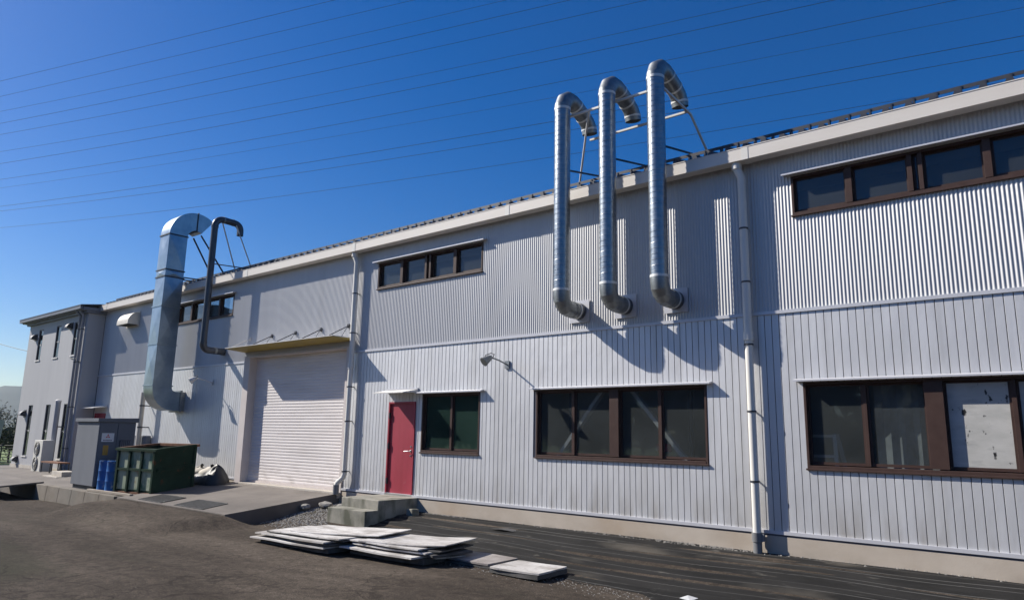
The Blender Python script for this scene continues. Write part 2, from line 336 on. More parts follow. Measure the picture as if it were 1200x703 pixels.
# ================================================================== ground
def sst(a, b, x):
    t = min(1, max(0, (x-a)/(b-a))); return t*t*(3-2*t)
RAMP_X0, RAMP_X1, RAMP_Y = -17.95, -13.1, -2.65
def plat(y): return .2+.1*y
def G(x, y):
    base = -.27-.18*sst(-13.5, -21, x)
    if y > -12:
        base += .012*math.sin(x*1.3+y*.8)+.010*math.sin(y*2.1-x*.7)
    if x > -13.1:
        t = sst(0, -2.2, y); z = base*t + (0.0)*(1-t)
    else: z = base
    # asphalt apron swelling up to the ramp
    foot = -4.5+1.75*sst(-13.4, -12.2, x)
    w = sst(-18.9, -17.5, x)*(1-sst(-13.15, -12.35, x))
    a = (.72*sst(foot, foot+.75*(RAMP_Y-foot)*.8+.01, y)+.28*sst(foot, RAMP_Y-.02, y))*w
    if y > RAMP_Y and x > RAMP_X1: a *= max(0, 1-(y-RAMP_Y)/.45)
    z = z*(1-a)+(plat(RAMP_Y)-.008)*a
    return z
def build_ground():
    xs = [-1650, -1200, -600, -200, -90, -60, -45]+[-40+.2*i for i in range(int(54/.2)+1)]+[16, 20, 30, 60, 200, 600, 1200, 1650]
    ys = [-1650, -1200, -600, -200, -80, -40, -25, -18, -15]+[-13+.1*i for i in range(131)]+[1, 4, 10, 30, 90, 250, 800, 1650]
    v = []; f = []
    for y in ys:
        for x in xs:
            inside = (x < RAMP_X1-.02 and y > RAMP_Y+.03)
            z = -.9 if inside and x > -45 else G(x, min(y, 0))
            if y > .3 and x > -13: z = -.3
            if x < -45 or x > 15 or y < -14 or y > 5: z = -.45
            v.append((x, y, z))
    nx = len(xs)
    for j in range(len(ys)-1):
        for i in range(nx-1):
            a = j*nx+i; f.append((a, a+1, a+nx+1, a+nx))
    mb = MB(); mb.v = v; mb.f = f
    return kind(mb.build('ground', M['asphalt'], smooth=180), 'structure')
build_ground()
# field beyond the annex
g = MB(); g.add([(-1500, -300, -.40), (-38, -300, -.40), (-38, 600, -.40), (-1500, 600, -.40)], [(0, 1, 2, 3)])
kind(g.build('field', M['grass']), 'structure')
# concrete platform (ramp slab in front of the shutter, patio to its left), retaining wall
nseg = 24
mb = MB(); vs = []; fs = []
for i in range(nseg+1):
    for j in range(9):
        x = RAMP_X0+(RAMP_X1-RAMP_X0)*i/nseg; y = RAMP_Y*(j/8)
        vs.append((x, y, plat(y)+.004*math.sin(x*2.3+y)*(1 if 0 < j < 8 else 0)))
for i in range(nseg):
    for j in range(8): a = i*9+j; fs.append((a, a+1, a+10, a+9))
b0 = len(vs)
for i in range(nseg+1):
    for j in (0, 8):
        x = RAMP_X0+(RAMP_X1-RAMP_X0)*i/nseg; vs.append((x, RAMP_Y*(j/8), -.6))
for i in range(nseg):
    fs.append((i*9+8, i*9+17, b0+(i+1)*2+1, b0+i*2+1)); fs.append((i*9, b0+i*2, b0+(i+1)*2, i*9+9))
fs.append(tuple([nseg*9+j for j in range(9)]+[b0+nseg*2+1, b0+nseg*2])); fs.append(tuple([j for j in range(8, -1, -1)]+[b0, b0+1]))
mb.add(vs, fs)
kind(mb.build('loading_ramp', M['ramp'], smooth=30), 'structure')
mb = MB(); mb.hexa([(-35, RAMP_Y+.18, -.9), (RAMP_X0-.004, RAMP_Y+.18, -.9), (RAMP_X0-.004, 0, -.9), (-35, 0, -.9)],
                   [(-35, RAMP_Y+.18, -.075), (RAMP_X0-.004, RAMP_Y+.18, -.075), (RAMP_X0-.004, 0, .19), (-35, 0, -.06)])
kind(mb.build('concrete_platform', M['ramp']), 'structure')
rw = MB()
xs = [-23.3+i*(5.2)/6 for i in range(7)]
for i in range(6):
    x0, x1 = xs[i]+.006, xs[i+1]-.006
    rw.hexa([(x0, RAMP_Y-.07, -1), (x1, RAMP_Y-.07, -1), (x1, RAMP_Y+.17, -1), (x0, RAMP_Y+.17, -1)], [(x0, RAMP_Y, -.06), (x1, RAMP_Y, -.06), (x1, RAMP_Y+.17, -.06), (x0, RAMP_Y+.17, -.06)])
rwo = rw.build('retaining_wall', M['conc'], bevel=.012)
tag(rwo, 'low stained concrete retaining wall along the yard in front of the grey cabinet', 'retaining wall')
# grates set in the ramp
for (x0, x1, lab) in ((-17.0, -15.9, 'left of the two dark steel drain gratings set in the ramp'), (-15.3, -14.1, 'right of the two dark steel drain gratings set in the ramp')):
    e = empty('drain_grating', (x0, -2.3, plat(-2.3)), lab, 'grating', 'drain gratings in the ramp')
    fr = MB(); ya, yb = -2.58, -1.95
    sk = .35
    def gp(x, y): return (x+(y-ya)*-.25, y, plat(y)+.012)
    def slab(mb, xa, xb, y0, y1, h): 
        p = [gp(xa, y0), gp(xb, y0), gp(xb, y1), gp(xa, y1)]
        mb.hexa([(q[0], q[1], q[2]-.03) for q in p], [(q[0], q[1], q[2]+h) for q in p])
    slab(fr, x0, x1, ya, ya+.03, .003); slab(fr, x0, x1, yb-.03, yb, .003); slab(fr, x0, x0+.03, ya+.03, yb-.03, .0035); slab(fr, x1-.03, x1, ya+.03, yb-.03, .0035)
    fr.build('frame', M['grate'], e)
    k = 22; bars = MB()
    for i in range(k):
        xx = x0+.03+(x1-x0-.06)*(i+.25)/k; slab(bars, xx, xx+(x1-x0-.06)/k*.6, ya+.031, yb-.031, 0)
    bars.build('grate_bars', M['grate'], e)
    pl = MB(); slab(pl, x0+.03, x1-.03, ya+.03, yb-.03, -.008); pl.build('pit', M['dark_in'], e)
# black weed-control fabric beside the wall
def tarpz(x, y):
    d = -y
    return G(x, y)+.014+.013*math.sin(y*17+1.3*math.sin(x*.6)+x*.25)*min(1, d*2)+.007*math.sin(y*31+2*math.sin(x*.9))+.012*math.sin(x*1.1+y*2.)*math.sin(y*4)
v = []; f = []; uvs = []; nx_, ny_ = 240, 56
for i in range(nx_+1):
    x = -10.58+(26.0)*i/nx_
    ye = -2.25+.10*math.sin(x*2.1)+.06*math.sin(x*5.3+1)+.04*math.sin(x*11)
    if x < -7.0: ye += .0
    for j in range(ny_+1):
        y = -.012+(ye+.012)*j/ny_
        v.append((x, y, tarpz(x, y) if j < ny_ else G(x, y)+.004)); uvs.append((x, y+.03*math.sin(x*.8)+.015*math.sin(x*2.7)))
for i in range(nx_):
    for j in range(ny_): a = i*(ny_+1)+j; f.append((a, a+1, a+ny_+2, a+ny_+1))
mb = MB(); mb.v = v; mb.f = f; to = mb.build('weed_fabric', M['tarp'], smooth=180); tag(to, 'black weed control fabric laid over the ground along the wall', 'ground fabric')
uvl = to.data.uv_layers.new(name='UVMap')
for lp in to.data.loops: uvl.data[lp.index].uv = uvs[lp.vertex_index]

# ================================================================== main building
BX0, BX1, ZE = -27.1, 12.0, 5.62
B = empty('factory_building', (-13, 0, 0), 'long silver corrugated metal factory building with brown windows', 'building')
OPEN = []    # (x0,x1,z0,z1)
LOWW = [(-7.71, -4.53, 1.14, 2.30), (-10.61, -9.04, 1.14, 2.30), (-3.135, -.04, 1.14, 2.29), (6.0, 9.1, 1.14, 2.3)]
UPW = [(-12.2, -9.07, 4.63, 5.23), (-3.14, -.03, 4.64, 5.23), (-21.55, -18.35, 4.63, 5.24), (6.0, 9.1, 4.63, 5.23)]
DOOR = (-11.6, -10.79, .30, 2.15); DOOR2 = (-26.95, -26.1, .15, 2.0)
SHUT = (-17.47, -13.05, .2, 3.43)
OPEN = LOWW+UPW+[DOOR, DOOR2, SHUT]
def cells(x0, x1, z0, z1, ops):
    xs = sorted({x0, x1, *[o[0] for o in ops if x0 < o[0] < x1], *[o[1] for o in ops if x0 < o[1] < x1]})
    out = []
    for a, b in zip(xs, xs[1:]):
        m = (a+b)/2; cur = z0
        for o in sorted([o for o in ops if o[0] < m < o[1] and o[3] > z0 and o[2] < z1], key=lambda o: o[2]):
            if o[2] > cur+1e-4: out.append((a, b, cur, min(o[2], z1)))
            cur = max(cur, o[3])
        if cur < z1-1e-4: out.append((a, b, cur, z1))
    return out
# structural wall behind the cladding (inner lining)
mb = MB()
for (a, b, c, d) in cells(BX0, BX1, -.3, ZE, OPEN): mb.box(a, b, .014, .10, c, d)
mb.build('wall_lining', M['siding_back'], B)
mb = MB(); mb.box(BX0, BX0+.1, .1, 16, -.3, 5.7); mb.box(BX1-.1, BX1, .1, 16, -.3, 5.7); mb.box(BX0+.1, BX1-.1, 15.9, 16, -.3, 5.7)
mb.build('wall', M['corr'], B)
mb = MB(); mb.box(BX0+.1, BX1-.1, .1, 15.9, .1, .22); mb.build('floor', M['intfloor'], B)
mb = MB(); mb.box(BX0+.11, BX1-.11, 7.0, 7.1, .22, 5.6); mb.build('inner_wall', M['interior'], B)
# ---- lower siding boards
PITCH, GAP = .10115, .0085
ZJ0, ZJ1, ZB = .292, 3.285, .27
def board_profile(z0, z1):
    w = PITCH; m = MB()
    poly = [(.0, .0138), (.0, .003), (.0025, .0), (w-GAP-.0025, 0), (w-GAP, .003), (w-GAP, .0138)]
    return poly
bm_cache = {}
def board_mesh(z0, z1):
    k = (round(z0, 4), round(z1, 4))
    if k not in bm_cache:
        m = MB(); m.prism(board_profile(z0, z1), 'z', z0, z1); bm_cache[k] = m.build('siding_board', M['siding'], mesh_only=True, smooth=25)
    return bm_cache[k]
rest = MB(); nbd = 0
x = BX0+.02
while x < BX1-.1:
    xc = x+PITCH/2
    segs = [(c, d) for (a, b, c, d) in cells(BX0, BX1, ZJ0, ZJ1, OPEN) if a < xc < b]
    for (z0, z1) in segs:
        if -13.05 < xc < .6: inst('siding_board', board_mesh(z0, z1), (x, 0, 0), B); nbd += 1
        else: rest.prism([(px+x, py) for px, py in board_profile(z0, z1)], 'z', z0, z1)
    x += PITCH
kind(rest.build('siding_boards', M['siding'], B, smooth=25), 'stuff')
# ---- upper corrugated cladding
CP = .0476
mb = MB()
for (a, b, z0, z1) in cells(BX0, BX1, ZJ1+.001, ZE, OPEN):
    n = max(2, int((b-a)/CP*8)); base = len(mb.v)
    for i in range(n+1):
        xx = a+(b-a)*i/n; yy = .003-.0044*math.cos(2*math.pi*xx/CP)
        mb.v += [(xx, yy, z0), (xx, yy, z1)]
    for i in range(n): q = base+2*i; mb.f.append((q, q+2, q+3, q+1))
mb.build('corrugated_cladding', M['corr'], B, smooth=60)
# ---- trims
def strip_cells(z0, z1, y0, y1, name, m, prof=None, x0=BX0, x1=BX1):
    mb = MB()
    for (a, b, c, d) in cells(x0, x1, z0, z1, [o for o in OPEN if o[2] < z0+.01 and o[3] > z1-.01]): mb.box(a, b, y0, y1, c, d)
    return mb.build(name, m, B)
strip_cells(3.262, 3.31, -.022, .013, 'joint_flashing', M['flash'])
strip_cells(.270, .315, -.028, .013, 'base_flashing', M['flash'])
strip_cells(.245, .2695, -.006, .013, 'drip_gap', M['siding_back'])
mb = MB()
for (a, b, c, d) in cells(BX0, BX1, -.5, .2445, [DOOR, SHUT, DOOR2]): mb.box(a, b, -.012, .3, c, d)
mb.build('foundation', M['conc_base'], B)
# ---- gutter, soffit and roof
mb = MB(); GY0, GY1 = -.235, -.06; gz0, gz1 = 5.572, 5.745
seg = 4.55; xg = BX0
mb.prism([(GY0, gz0), (GY1, gz0), (GY1, gz1-.02), (GY1+.012, gz1-.02), (GY1+.012, gz0-.012), (GY0-.012, gz0-.012), (GY0-.012, gz1), (GY0-.018, gz1), (GY0-.018, gz1+.012), (GY0+.02, gz1+.012), (GY0+.02, gz1), (GY0, gz1)], 'x', BX0-.1, BX1+.3)
mb.build('gutter', M['gutter'], B)
for k in range(9):
    xx = -26.0+k*4.56-.55; mb = MB()
    mb.box(xx, xx+.10, GY0-.017, GY1+.02, gz0-.016, gz1-.004); mb.build('gutter_joint', M['cream_pipe'], B)
mb = MB(); mb.box(BX0, BX1+.2, -.045, .30, 5.60, 5.64); mb.build('soffit', M['flash'], B)
SL = .25
def rz(y): return 5.80+SL*y
mb = MB(); mb.hexa([(BX0-.1, -.12, rz(-.12)-.03), (BX1+.3, -.12, rz(-.12)-.03), (BX1+.3, 8, rz(8)-.03), (BX0-.1, 8, rz(8)-.03)], [(BX0-.1, -.12, rz(-.12)), (BX1+.3, -.12, rz(-.12)), (BX1+.3, 8, rz(8)), (BX0-.1, 8, rz(8))])
mb.hexa([(BX0-.1, 8, rz(8)-.03), (BX1+.3, 8, rz(8)-.03), (BX1+.3, 16.2, rz(-.2)-.03), (BX0-.1, 16.2, rz(-.2)-.03)], [(BX0-.1, 8, rz(8)), (BX1+.3, 8, rz(8)), (BX1+.3, 16.2, rz(-.2)), (BX0-.1, 16.2, rz(-.2))])
mb.build('roof', M['roof'], B)
RP = .272
def rib_geo(mb, xo):
    h = .088
    mb.hexa([(xo-.065, -.13, rz(-.13)), (xo+.065, -.13, rz(-.13)), (xo+.065, 8, rz(8)), (xo-.065, 8, rz(8))],
            [(xo-.032, -.13, rz(-.13)+h), (xo+.032, -.13, rz(-.13)+h), (xo+.032, 8, rz(8)+h), (xo-.032, 8, rz(8)+h)])
    mb.box(xo-.012, xo+.012, .26, .34, rz(.3)+h-.005, 6.0755)     # clip carrying the snow rail
m = MB(); rib_geo(m, 0); ribm = m.build('roof_rib', M['roof'], mesh_only=True)
rest = MB(); xx = BX0+.1; off = (-.465-BX0-.1) % RP
xx += off
while xx < BX1:
    if -13 < xx < .4: inst('roof_rib', ribm, (xx, 0, 0), B)
    else: rib_geo(rest, xx)
    xx += RP
kind(rest.build('roof_ribs', M['roof'], B), 'stuff')
mb = MB(); mb.box(BX0, BX1, .27, .33, 6.076, 6.082); mb.box(BX0, BX1, .27, .276, 6.030, 6.076); mb.build('snow_rail', M['dark_metal'], B)
# ---- windows
def window(x0, x1, z0, z1, mulls, glassm=None, painted=(), hood=True, deep=.075):
    """frame with sliding lights; mulls: list of (x, width, proud)"""
    gm = glassm or M['glass']; fr = MB(); t = .034; deep = .125
    fr.box(x0, x0+t, -.008, deep, z0, z1); fr.box(x1-t, x1, -.008, deep, z0, z1)
    fr.box(x0+t, x1-t, -.006, deep, z1-t, z1); fr.box(x0+t, x1-t, -.012, deep, z0, z0+.05)
    fr.box(x0-.012, x1+.012, -.034, -.001, z0-.012, z0+.012)
    w = fr.build('window', M['frame'], B, bevel=.004)
    edges = [x0+t]+[e for m in mulls for e in (m[0]-m[1]/2, m[0]+m[1]/2)]+[x1-t]
    for (mx, mw, pr) in mulls:
        mm = MB(); mm.box(mx-mw/2, mx+mw/2, pr, deep-.002, z0+.061, z1-t-.001); mm.build('mullion', M['frame'], w, bevel=.003)
    for i in range(0, len(edges), 2):
        a, b = edges[i], edges[i+1]; yy = .062 if (i//2) % 2 == 0 else .080
        s = .028; sm = MB()
        sm.box(a+.0005, a+s, yy, yy+.022, z0+.062, z1-t-.002); sm.box(b-s, b-.0005, yy, yy+.022, z0+.062, z1-t-.002)
        sm.box(a+s, b-s, yy+.001, yy+.021, z0+.062, z0+.062+s*1.3); sm.box(a+s, b-s, yy+.001, yy+.021, z1-t-.002-s, z1-t-.002)
        sm.build('sash', M['frame'], w)
        p = MB(); p.box(a+s, b-s, yy+.008, yy+.013, z0+.062+s*1.3, z1-t-.002-s); po = p.build('pane', M['board'] if i//2 in painted else gm, w)
        if i//2 in painted: po['label'] = 'whitened pane with dark spatters'
    if hood:
        hm = MB(); hm.prism([(-.012, z1+.050), (-.012, z1+.028), (-.105, z1+.006), (-.112, z1+.006), (-.112, z1+.028)], 'x', x0-.10, x1+.10)
        hm.build('window_hood', M['flash'], B)
    return w
window(*LOWW[0], [(-6.95, .035, .055), (-6.12, .17, -.012), (-5.32, .035, .055)])
window(*LOWW[1], [(-9.83, .035, .055)], M['glass_green'])
window(*LOWW[2], [(-2.385, .04, .055), (-1.59, .20, -.012), (-.79, .05, .03)], None, (2, 3))
window(*LOWW[3], [(6.8, .035, .055), (7.55, .17, -.028), (8.3, .035, .055)])
for i, (x0, x1, z0, z1) in enumerate(UPW):
    w = x1-x0
    window(x0, x1, z0, z1, [(x0+w*.245, .085, .0), (x0+w*.485, .06, .0), (x0+w*.525, .05, .002), (x0+w*.757, .085, .0)])
# ---- red doors
def red_door(d, hood=True):
    x0, x1, z0, z1 = d
    p = MB(); p.box(x0+.036, x1-.036, .012, .052, z0+.012, z1-.036); do = p.build('door', M['door_red'], B, bevel=.004)
    fr = MB(); fr.box(x0, x0+.035, -.025, .08, z0, z1); fr.box(x1-.035, x1, -.025, .08, z0, z1); fr.box(x0+.035, x1-.035, -.023, .08, z1-.035, z1); fr.build('door_frame', M['door_red'], do)
    sl = MB(); sl.box(x0, x1, -.03, .1, z0-.03, z0+.01); sl.build('door_sill', M['steel'], do)
    for zz in (z0+.25, z0+.95, z1-.28):
        h = MB(); h.box(x0+.024, x0+.05, -.036, .008, zz-.06, zz+.06); h.build('hinge', M['dark_metal'], do)
    hx = x1-.10; hz = z0+.86
    h = MB(); h.disc((hx, .0, hz), (0, 1, 0), .028, .026, 16); h.tube([(hx, -.01, hz), (hx, -.06, hz), (hx-.02, -.066, hz), (hx-.135, -.066, hz-.006)], .010, 8); h.build('handle', M['steel'], do, smooth=40)
    h = MB(); h.disc((hx, .005, hz+.09), (0, 1, 0), .020, .022, 14); h.disc((hx, .0, hz-.09), (0, 1, 0), .018, .024, 14); h.build('lock', M['steel'], do, smooth=40)
    hd = MB(); hd.hexa([(x0-.08, -.42, z1+.155), (x1+.05, -.42, z1+.155), (x1+.05, -.005, z1+.19), (x0-.08, -.005, z1+.19)], [(x0-.08, -.42, z1+.172), (x1+.05, -.42, z1+.172), (x1+.05, -.005, z1+.25), (x0-.08, -.005, z1+.25)])
    ho = hd.build('door_hood', M['white_metal'], B)
    fl = MB(); fl.box(x0-.08, x1+.05, -.03, -.004, z1+.251, z1+.275); fl.build('hood_flange', M['flash'], ho)
red_door(DOOR); red_door(DOOR2)
# ---- roller shutter
x0, x1, z0, z1 = SHUT
JX0, JX1 = -17.2, -13.13; ZT = 3.385; REC = .19
prof = []; zz = .27; sp = .0725
mb = MB(); base = []
rows = []
while zz < ZT+.05:
    for k, (dz, dy) in enumerate(((0, .006), (.010, .0), (.012, -.0015), (.060, -.0025), (.069, .000))): rows.append((zz+dz, REC+dy))
    zz += sp
mbv = []; mbf = []
nxs = 14
for (z, y) in rows:
    for i in range(nxs+1):
        xx = JX0-.02+(JX1-JX0+.04)*i/nxs
        mbv.append((xx, y+.004*math.sin(xx*2.2+z*1.1), z))
for r in range(len(rows)-1):
    for i in range(nxs): a = r*(nxs+1)+i; mbf.append((a, a+1, a+nxs+2, a+nxs+1))
mb = MB(); mb.v = mbv; mb.f = mbf
sh = mb.build('roller_shutter', M['shutter'], B, smooth=40)
b2 = MB(); b2.box(JX0, JX1, REC-.03, REC+.02, .222, .275); b2.build('bottom_rail', M['jamb'], sh)
j = MB(); j.box(x0, JX0, -.03, REC+.06, .2, z1); j.build('shutter_jamb', M['jamb'], sh)
j = MB(); j.box(JX1, x1, -.03, REC+.06, .2, z1); j.build('shutter_jamb', M['jamb'], sh)
j = MB(); j.box(JX0, JX1, -.028, REC+.06, ZT, z1); j.build('shutter_head', M['jamb'], sh)
j = MB(); j.box(x0+.3, x1-.02, -.10, REC+.1, .10, .221); j.build('shutter_sill', M['blockc'], sh)
# ---- shutter canopy with tie rods
cx0, cx1 = -17.55, -13.0
cb = MB(); cb.hexa([(cx0, -.55, 3.585), (cx1, -.55, 3.585), (cx1, -.004, 3.545), (cx0, -.004, 3.545)], [(cx0, -.55, 3.597), (cx1, -.55, 3.597), (cx1, -.004, 3.60), (cx0, -.004, 3.60)])
ca = cb.build('canopy', M['canopy'], B)
cb = MB(); cb.hexa([(cx0-.01, -.565, 3.598), (cx1+.01, -.565, 3.598), (cx1+.01, -.004, 3.602), (cx0-.01, -.004, 3.602)], [(cx0-.01, -.565, 3.612), (cx1+.01, -.565, 3.612), (cx1+.01, -.004, 3.622), (cx0-.01, -.004, 3.622)]); cb.build('canopy_top', M['white_metal'], ca)
for xr in (-17.3, -16.27, -15.23, -14.18, -13.14):
    r = MB(); r.tube([(xr, -.02, 3.90), (xr, -.52, 3.625)], .011, 8); r.tube([(xr, -.03, 3.9), (xr-.0, -.2, 3.625)], .006, 6); r.box(xr-.03, xr+.03, -.035, -.006, 3.85, 3.94)
    r.build('tie_rod', M['dark_metal'] if xr > -17 else M['white_metal'], ca)
# ---- interior seen through the glass
br = empty('steel_brace', (-6.1, .9, .3), 'pale diagonal steel braces inside behind the middle window', 'brace')
b_ = MB(); b_.beam((-7.6, 0.24, .9), (-6.2, 0.24, 2.6), .10, .06); b_.build('bar', M['white_metal'], br)
b_ = MB(); b_.beam((-6.2, 0.24, 2.6), (-4.75, 0.24, .9), .10, .06); b_.build('bar', M['white_metal'], br)
b_ = MB(); b_.box(-7.42, -7.36, .6, .66, .22, 3.5); b_.box(-5.12, -5.06, .6, .66, .22, 3.5); b_.build('post', M['dark_metal'], br)
sl = empty('step_ladder', (-2.85, .8, .22), 'white folding step ladder behind the right window', 'ladder')
for xx in (-3.25, -2.80):
    b_ = MB(); b_.beam((xx+.02, .14, .22), (xx-.02, .19, 1.60), .05, .035); b_.build('rail', M['white_metal'], sl)
    b_ = MB(); b_.beam((xx+.16, .60, .22), (xx, .225, 1.60), .05, .03); b_.build('leg', M['white_metal'], sl)
for k in range(5):
    b_ = MB(); z = .5+k*.265; b_.box(-3.26, -2.80, .142+k*.010, .23+k*.010, z, z+.035); b_.build('tread', M['white_metal'], sl)
rs = MB(); rs.box(-5.62, -5.36, .46, .475, 1.30, 1.42); tag(rs.build('notice', M['sign_r']), 'small red notice hung inside behind the middle window', 'notice')
cu = MB()
for i in range(8): cu.hexa(*[[(-2.32+.085*i, .26+.04*(i % 2), z), (-2.32+.085*(i+1), .26+.04*((i+1) % 2), z), (-2.32+.085*(i+1), .28+.04*((i+1) % 2), z), (-2.32+.085*i, .28+.04*(i % 2), z)] for z in (.3, 2.6)])
tag(cu.build('hanging_sheet', M['drape']), 'grey sheet hanging inside behind the right window, left of the whitened panes', 'sheet')
# ================================================================== annex
A = empty('annex_building', (-30, -.3, -.1), 'flat grey annex with narrow slit windows at the far left end', 'building')
AX0, AX1, AY = -33.0, -27.12, -.56
SL_X = [(-31.88, -31.42), (-30.03, -29.56), (-28.28, -27.81)]
AOP = [(a, b, 4.03, 5.22) for a, b in SL_X]+[(a, b, .43, 2.31) for a, b in SL_X]
mb = MB()
for (a, b, c, d) in cells(AX0, AX1, .10, 5.45, AOP): mb.box(a, b, AY, AY+.16, c, d)
mb.box(AX1-.12, AX1, AY+.16, -.001, .10, 5.45); mb.box(AX0, AX0+.12, AY+.16, 9, .10, 5.45); mb.box(AX0+.12, AX1-.12, 8.9, 9, .1, 5.45)
mb.build('wall', M['annex'], A)
mb = MB(); mb.box(AX0+.13, AX1-.13, AY+.6, AY+.65, .1, 5.4); mb.build('inner_wall', M['dark_in'], A)
mb = MB(); mb.box(AX0-.02, AX1+.02, AY-.03, -.001, -.4, .098); mb.build('foundation', M['blockc'], A)
for (a, b, c, d) in AOP:
    f_ = MB(); f_.box(a, a+.03, AY+.02, AY+.07, c, d); f_.box(b-.03, b, AY+.02, AY+.07, c, d); f_.box(a+.03, b-.03, AY+.02, AY+.07, d-.03, d); f_.box(a+.03, b-.03, AY+.02, AY+.07, c, c+.03); f_.box(a+.03, b-.03, AY+.022, AY+.068, (c+d)/2-.02, (c+d)/2+.02)
    w = f_.build('slit_window', M['dark_metal'], A)
    p = MB(); p.box(a+.03, b-.03, AY+.042, AY+.048, c+.03, d-.03); p.build('pane', M['glass_dark'], w)
    s_ = MB(); s_.box(a-.03, b+.03, AY-.03, AY+.019, c-.045, c-.002); s_.build('sill', M['white_metal'], w)
    h_ = MB(); h_.box((a+b)/2+.05, (a+b)/2+.11, AY+.0, AY+.02, (c+d)/2-.05, (c+d)/2+.02); h_.build('latch', M['white_metal'], w)
# eaves: stepped fascia
mb = MB(); mb.box(AX0-.12, AX1+.1, AY-.10, 9.1, 5.45, 5.53); mb.build('soffit', M['annex_fascia'], A)
mb = MB(); mb.box(AX0-.26, AX1+.14, AY-.22, 9.2, 5.53, 5.64); mb.build('fascia', M['annex_fascia'], A)
mb = MB(); mb.hexa([(AX0-.30, AY-.33, 5.665), (AX1+.16, AY-.33, 5.665), (AX1+.16, 4, 6.3), (AX0-.38, 4, 6.3)], [(AX0-.30, AY-.33, 5.70), (AX1+.16, AY-.33, 5.70), (AX1+.16, 4, 6.42), (AX0-.38, 4, 6.42)])
mb.hexa([(AX0-.38, 4, 6.3), (AX1+.16, 4, 6.3), (AX1+.16, 9.3, 5.6), (AX0-.38, 9.3, 5.6)], [(AX0-.38, 4, 6.42), (AX1+.16, 4, 6.42), (AX1+.16, 9.3, 5.7), (AX0-.38, 9.3, 5.7)])
mb.build('roof', M['roof'], A)
mb = MB(); mb.box(AX0-.3, AX1+.10, AY-.32, AY-.225, 5.56, 5.66); mb.build('gutter', M['annex_fascia'], A)
# thin annex downspouts
for (xx, lab, mm) in ((-27.35, 'thin dark downspout on the annex, right of the pair by its corner', 'annex_trim'), (-27.62, 'thin dark downspout on the annex, left of the pair by its corner', 'annex_trim')):
    e = empty('downspout', (xx, AY-.06, -.1), lab, 'downspout', 'downspouts at the annex corner')
    t = MB(); t.tube([(xx, AY-.20, 5.60), (xx, AY-.20, 5.52), (xx, AY-.07, 5.38), (xx, AY-.07, -.08)], .042, 10); t.build('pipe', M[mm], e, smooth=50)
    for z in (.8, 2.2, 3.75, 4.9):
        c = MB(); c.tube([(xx, AY-.07, z-.015), (xx, AY-.07, z+.015)], .05, 10); c.box(xx-.012, xx+.012, AY-.06, AY+.01, z-.012, z+.012); c.build('bracket', M['dark_metal'], e)
# little hood vents on the annex
for (xx, zz, lab) in ((-32.15, 4.95, 'small dark vent hood beside the upper leftmost slit window'), (-28.55, 5.10, 'small dark vent hood left of the upper rightmost slit window'), (-32.2, 2.0, 'small dark vent hood beside the lower leftmost slit window'), (-32.4, .28, 'small dark vent hood low at the foot of the annex')):
    e = empty('vent_hood', (xx, AY, zz), lab, 'vent', 'vent hoods on the annex')
    h = MB(); pts = [(AY-.001, zz-.11), (AY-.001, zz+.11), (AY-.10, zz+.09), (AY-.17, zz+.03), (AY-.20, zz-.06)]
    h.prism(pts, 'x', xx-.11, xx+.11); h.build('cowl', M['dark_metal'], e, smooth=50)
    h = MB(); h.box(xx-.14, xx+.14, AY-.008, AY+.002, zz-.14, zz+.14); h.build('plate', M['dark_metal'], e)
# ================================================================== downspouts of the hall
def downspout(xx, lab, bend=False):
    e = empty('downspout', (xx, -.12, 0), lab, 'downspout', 'cream downspouts on the silver wall')
    r = .055
    path = [(xx-.05, -.15, 5.565), (xx-.05, -.15, 5.47), (xx-.02, -.135, 5.40), (xx, -.115, 5.32), (xx, -.115, 2.98)]
    t = MB(); t.tube(path, r*1.06, 16); t.build('upper_pipe', M['cream_pipe'], e, smooth=50)
    t = MB(); t.tube([(xx-.05, -.15, 5.571), (xx-.05, -.15, 5.46)], .072, 16); t.build('outlet', M['cream_pipe'], e, smooth=50)
    t = MB(); t.tube([(xx, -.115, 2.90), (xx, -.115, 3.02)], r*1.25, 16); t.build('collar', M['cream_pipe'], e, smooth=50)
    if bend:
        t = MB(); t.tube([(xx, -.115, 2.90), (xx, -.115, .62), (xx-.03, -.12, .55), (xx-.17, -.15, .44), (xx-.20, -.16, .38)], r, 16); t.build('lower_pipe', M['cream_pipe'], e, smooth=50)
        t = MB(); t.tube([(xx-.20, -.16, .39), (xx-.20, -.16, .19)], r*1.2, 14); t.build('shoe', M['grey_pvc'], e, smooth=50)
    else:
        t = MB(); t.tube([(xx, -.115, 2.90), (xx, -.115, .27)], r, 16); t.build('lower_pipe', M['cream_pipe'], e, smooth=50)
        t = MB(); t.tube([(xx, -.115, .28), (xx, -.115, .16), (xx, -.115, .155), (xx, -.115, -.05)], [r*1.3, r*1.3, r*1.08, r*1.08], 14); t.box(xx+.05, xx+.10, -.14, -.09, .17, .27); t.build('shoe', M['grey_pvc'], e, smooth=50)
    for z in ((4.55, 3.75, 2.84, 1.9, .95) if not bend else (4.6, 3.7, 2.5, 1.75, .68)):
        c = MB(); c.tube([(xx, -.115, z-.012), (xx, -.115, z+.012)], r*1.18, 14); c.box(xx+.0, xx+.015, -.06, .005, z-.01, z+.01); c.build('bracket', M['dark_metal'], e, smooth=50)
downspout(-3.815, 'cream downspout between the middle and right windows, shaded in its upper half')
downspout(-12.84, 'cream downspout between roller shutter and red door, kinked at its foot', True)
downspout(5.3, 'cream downspout beyond the right window, outside the picture')
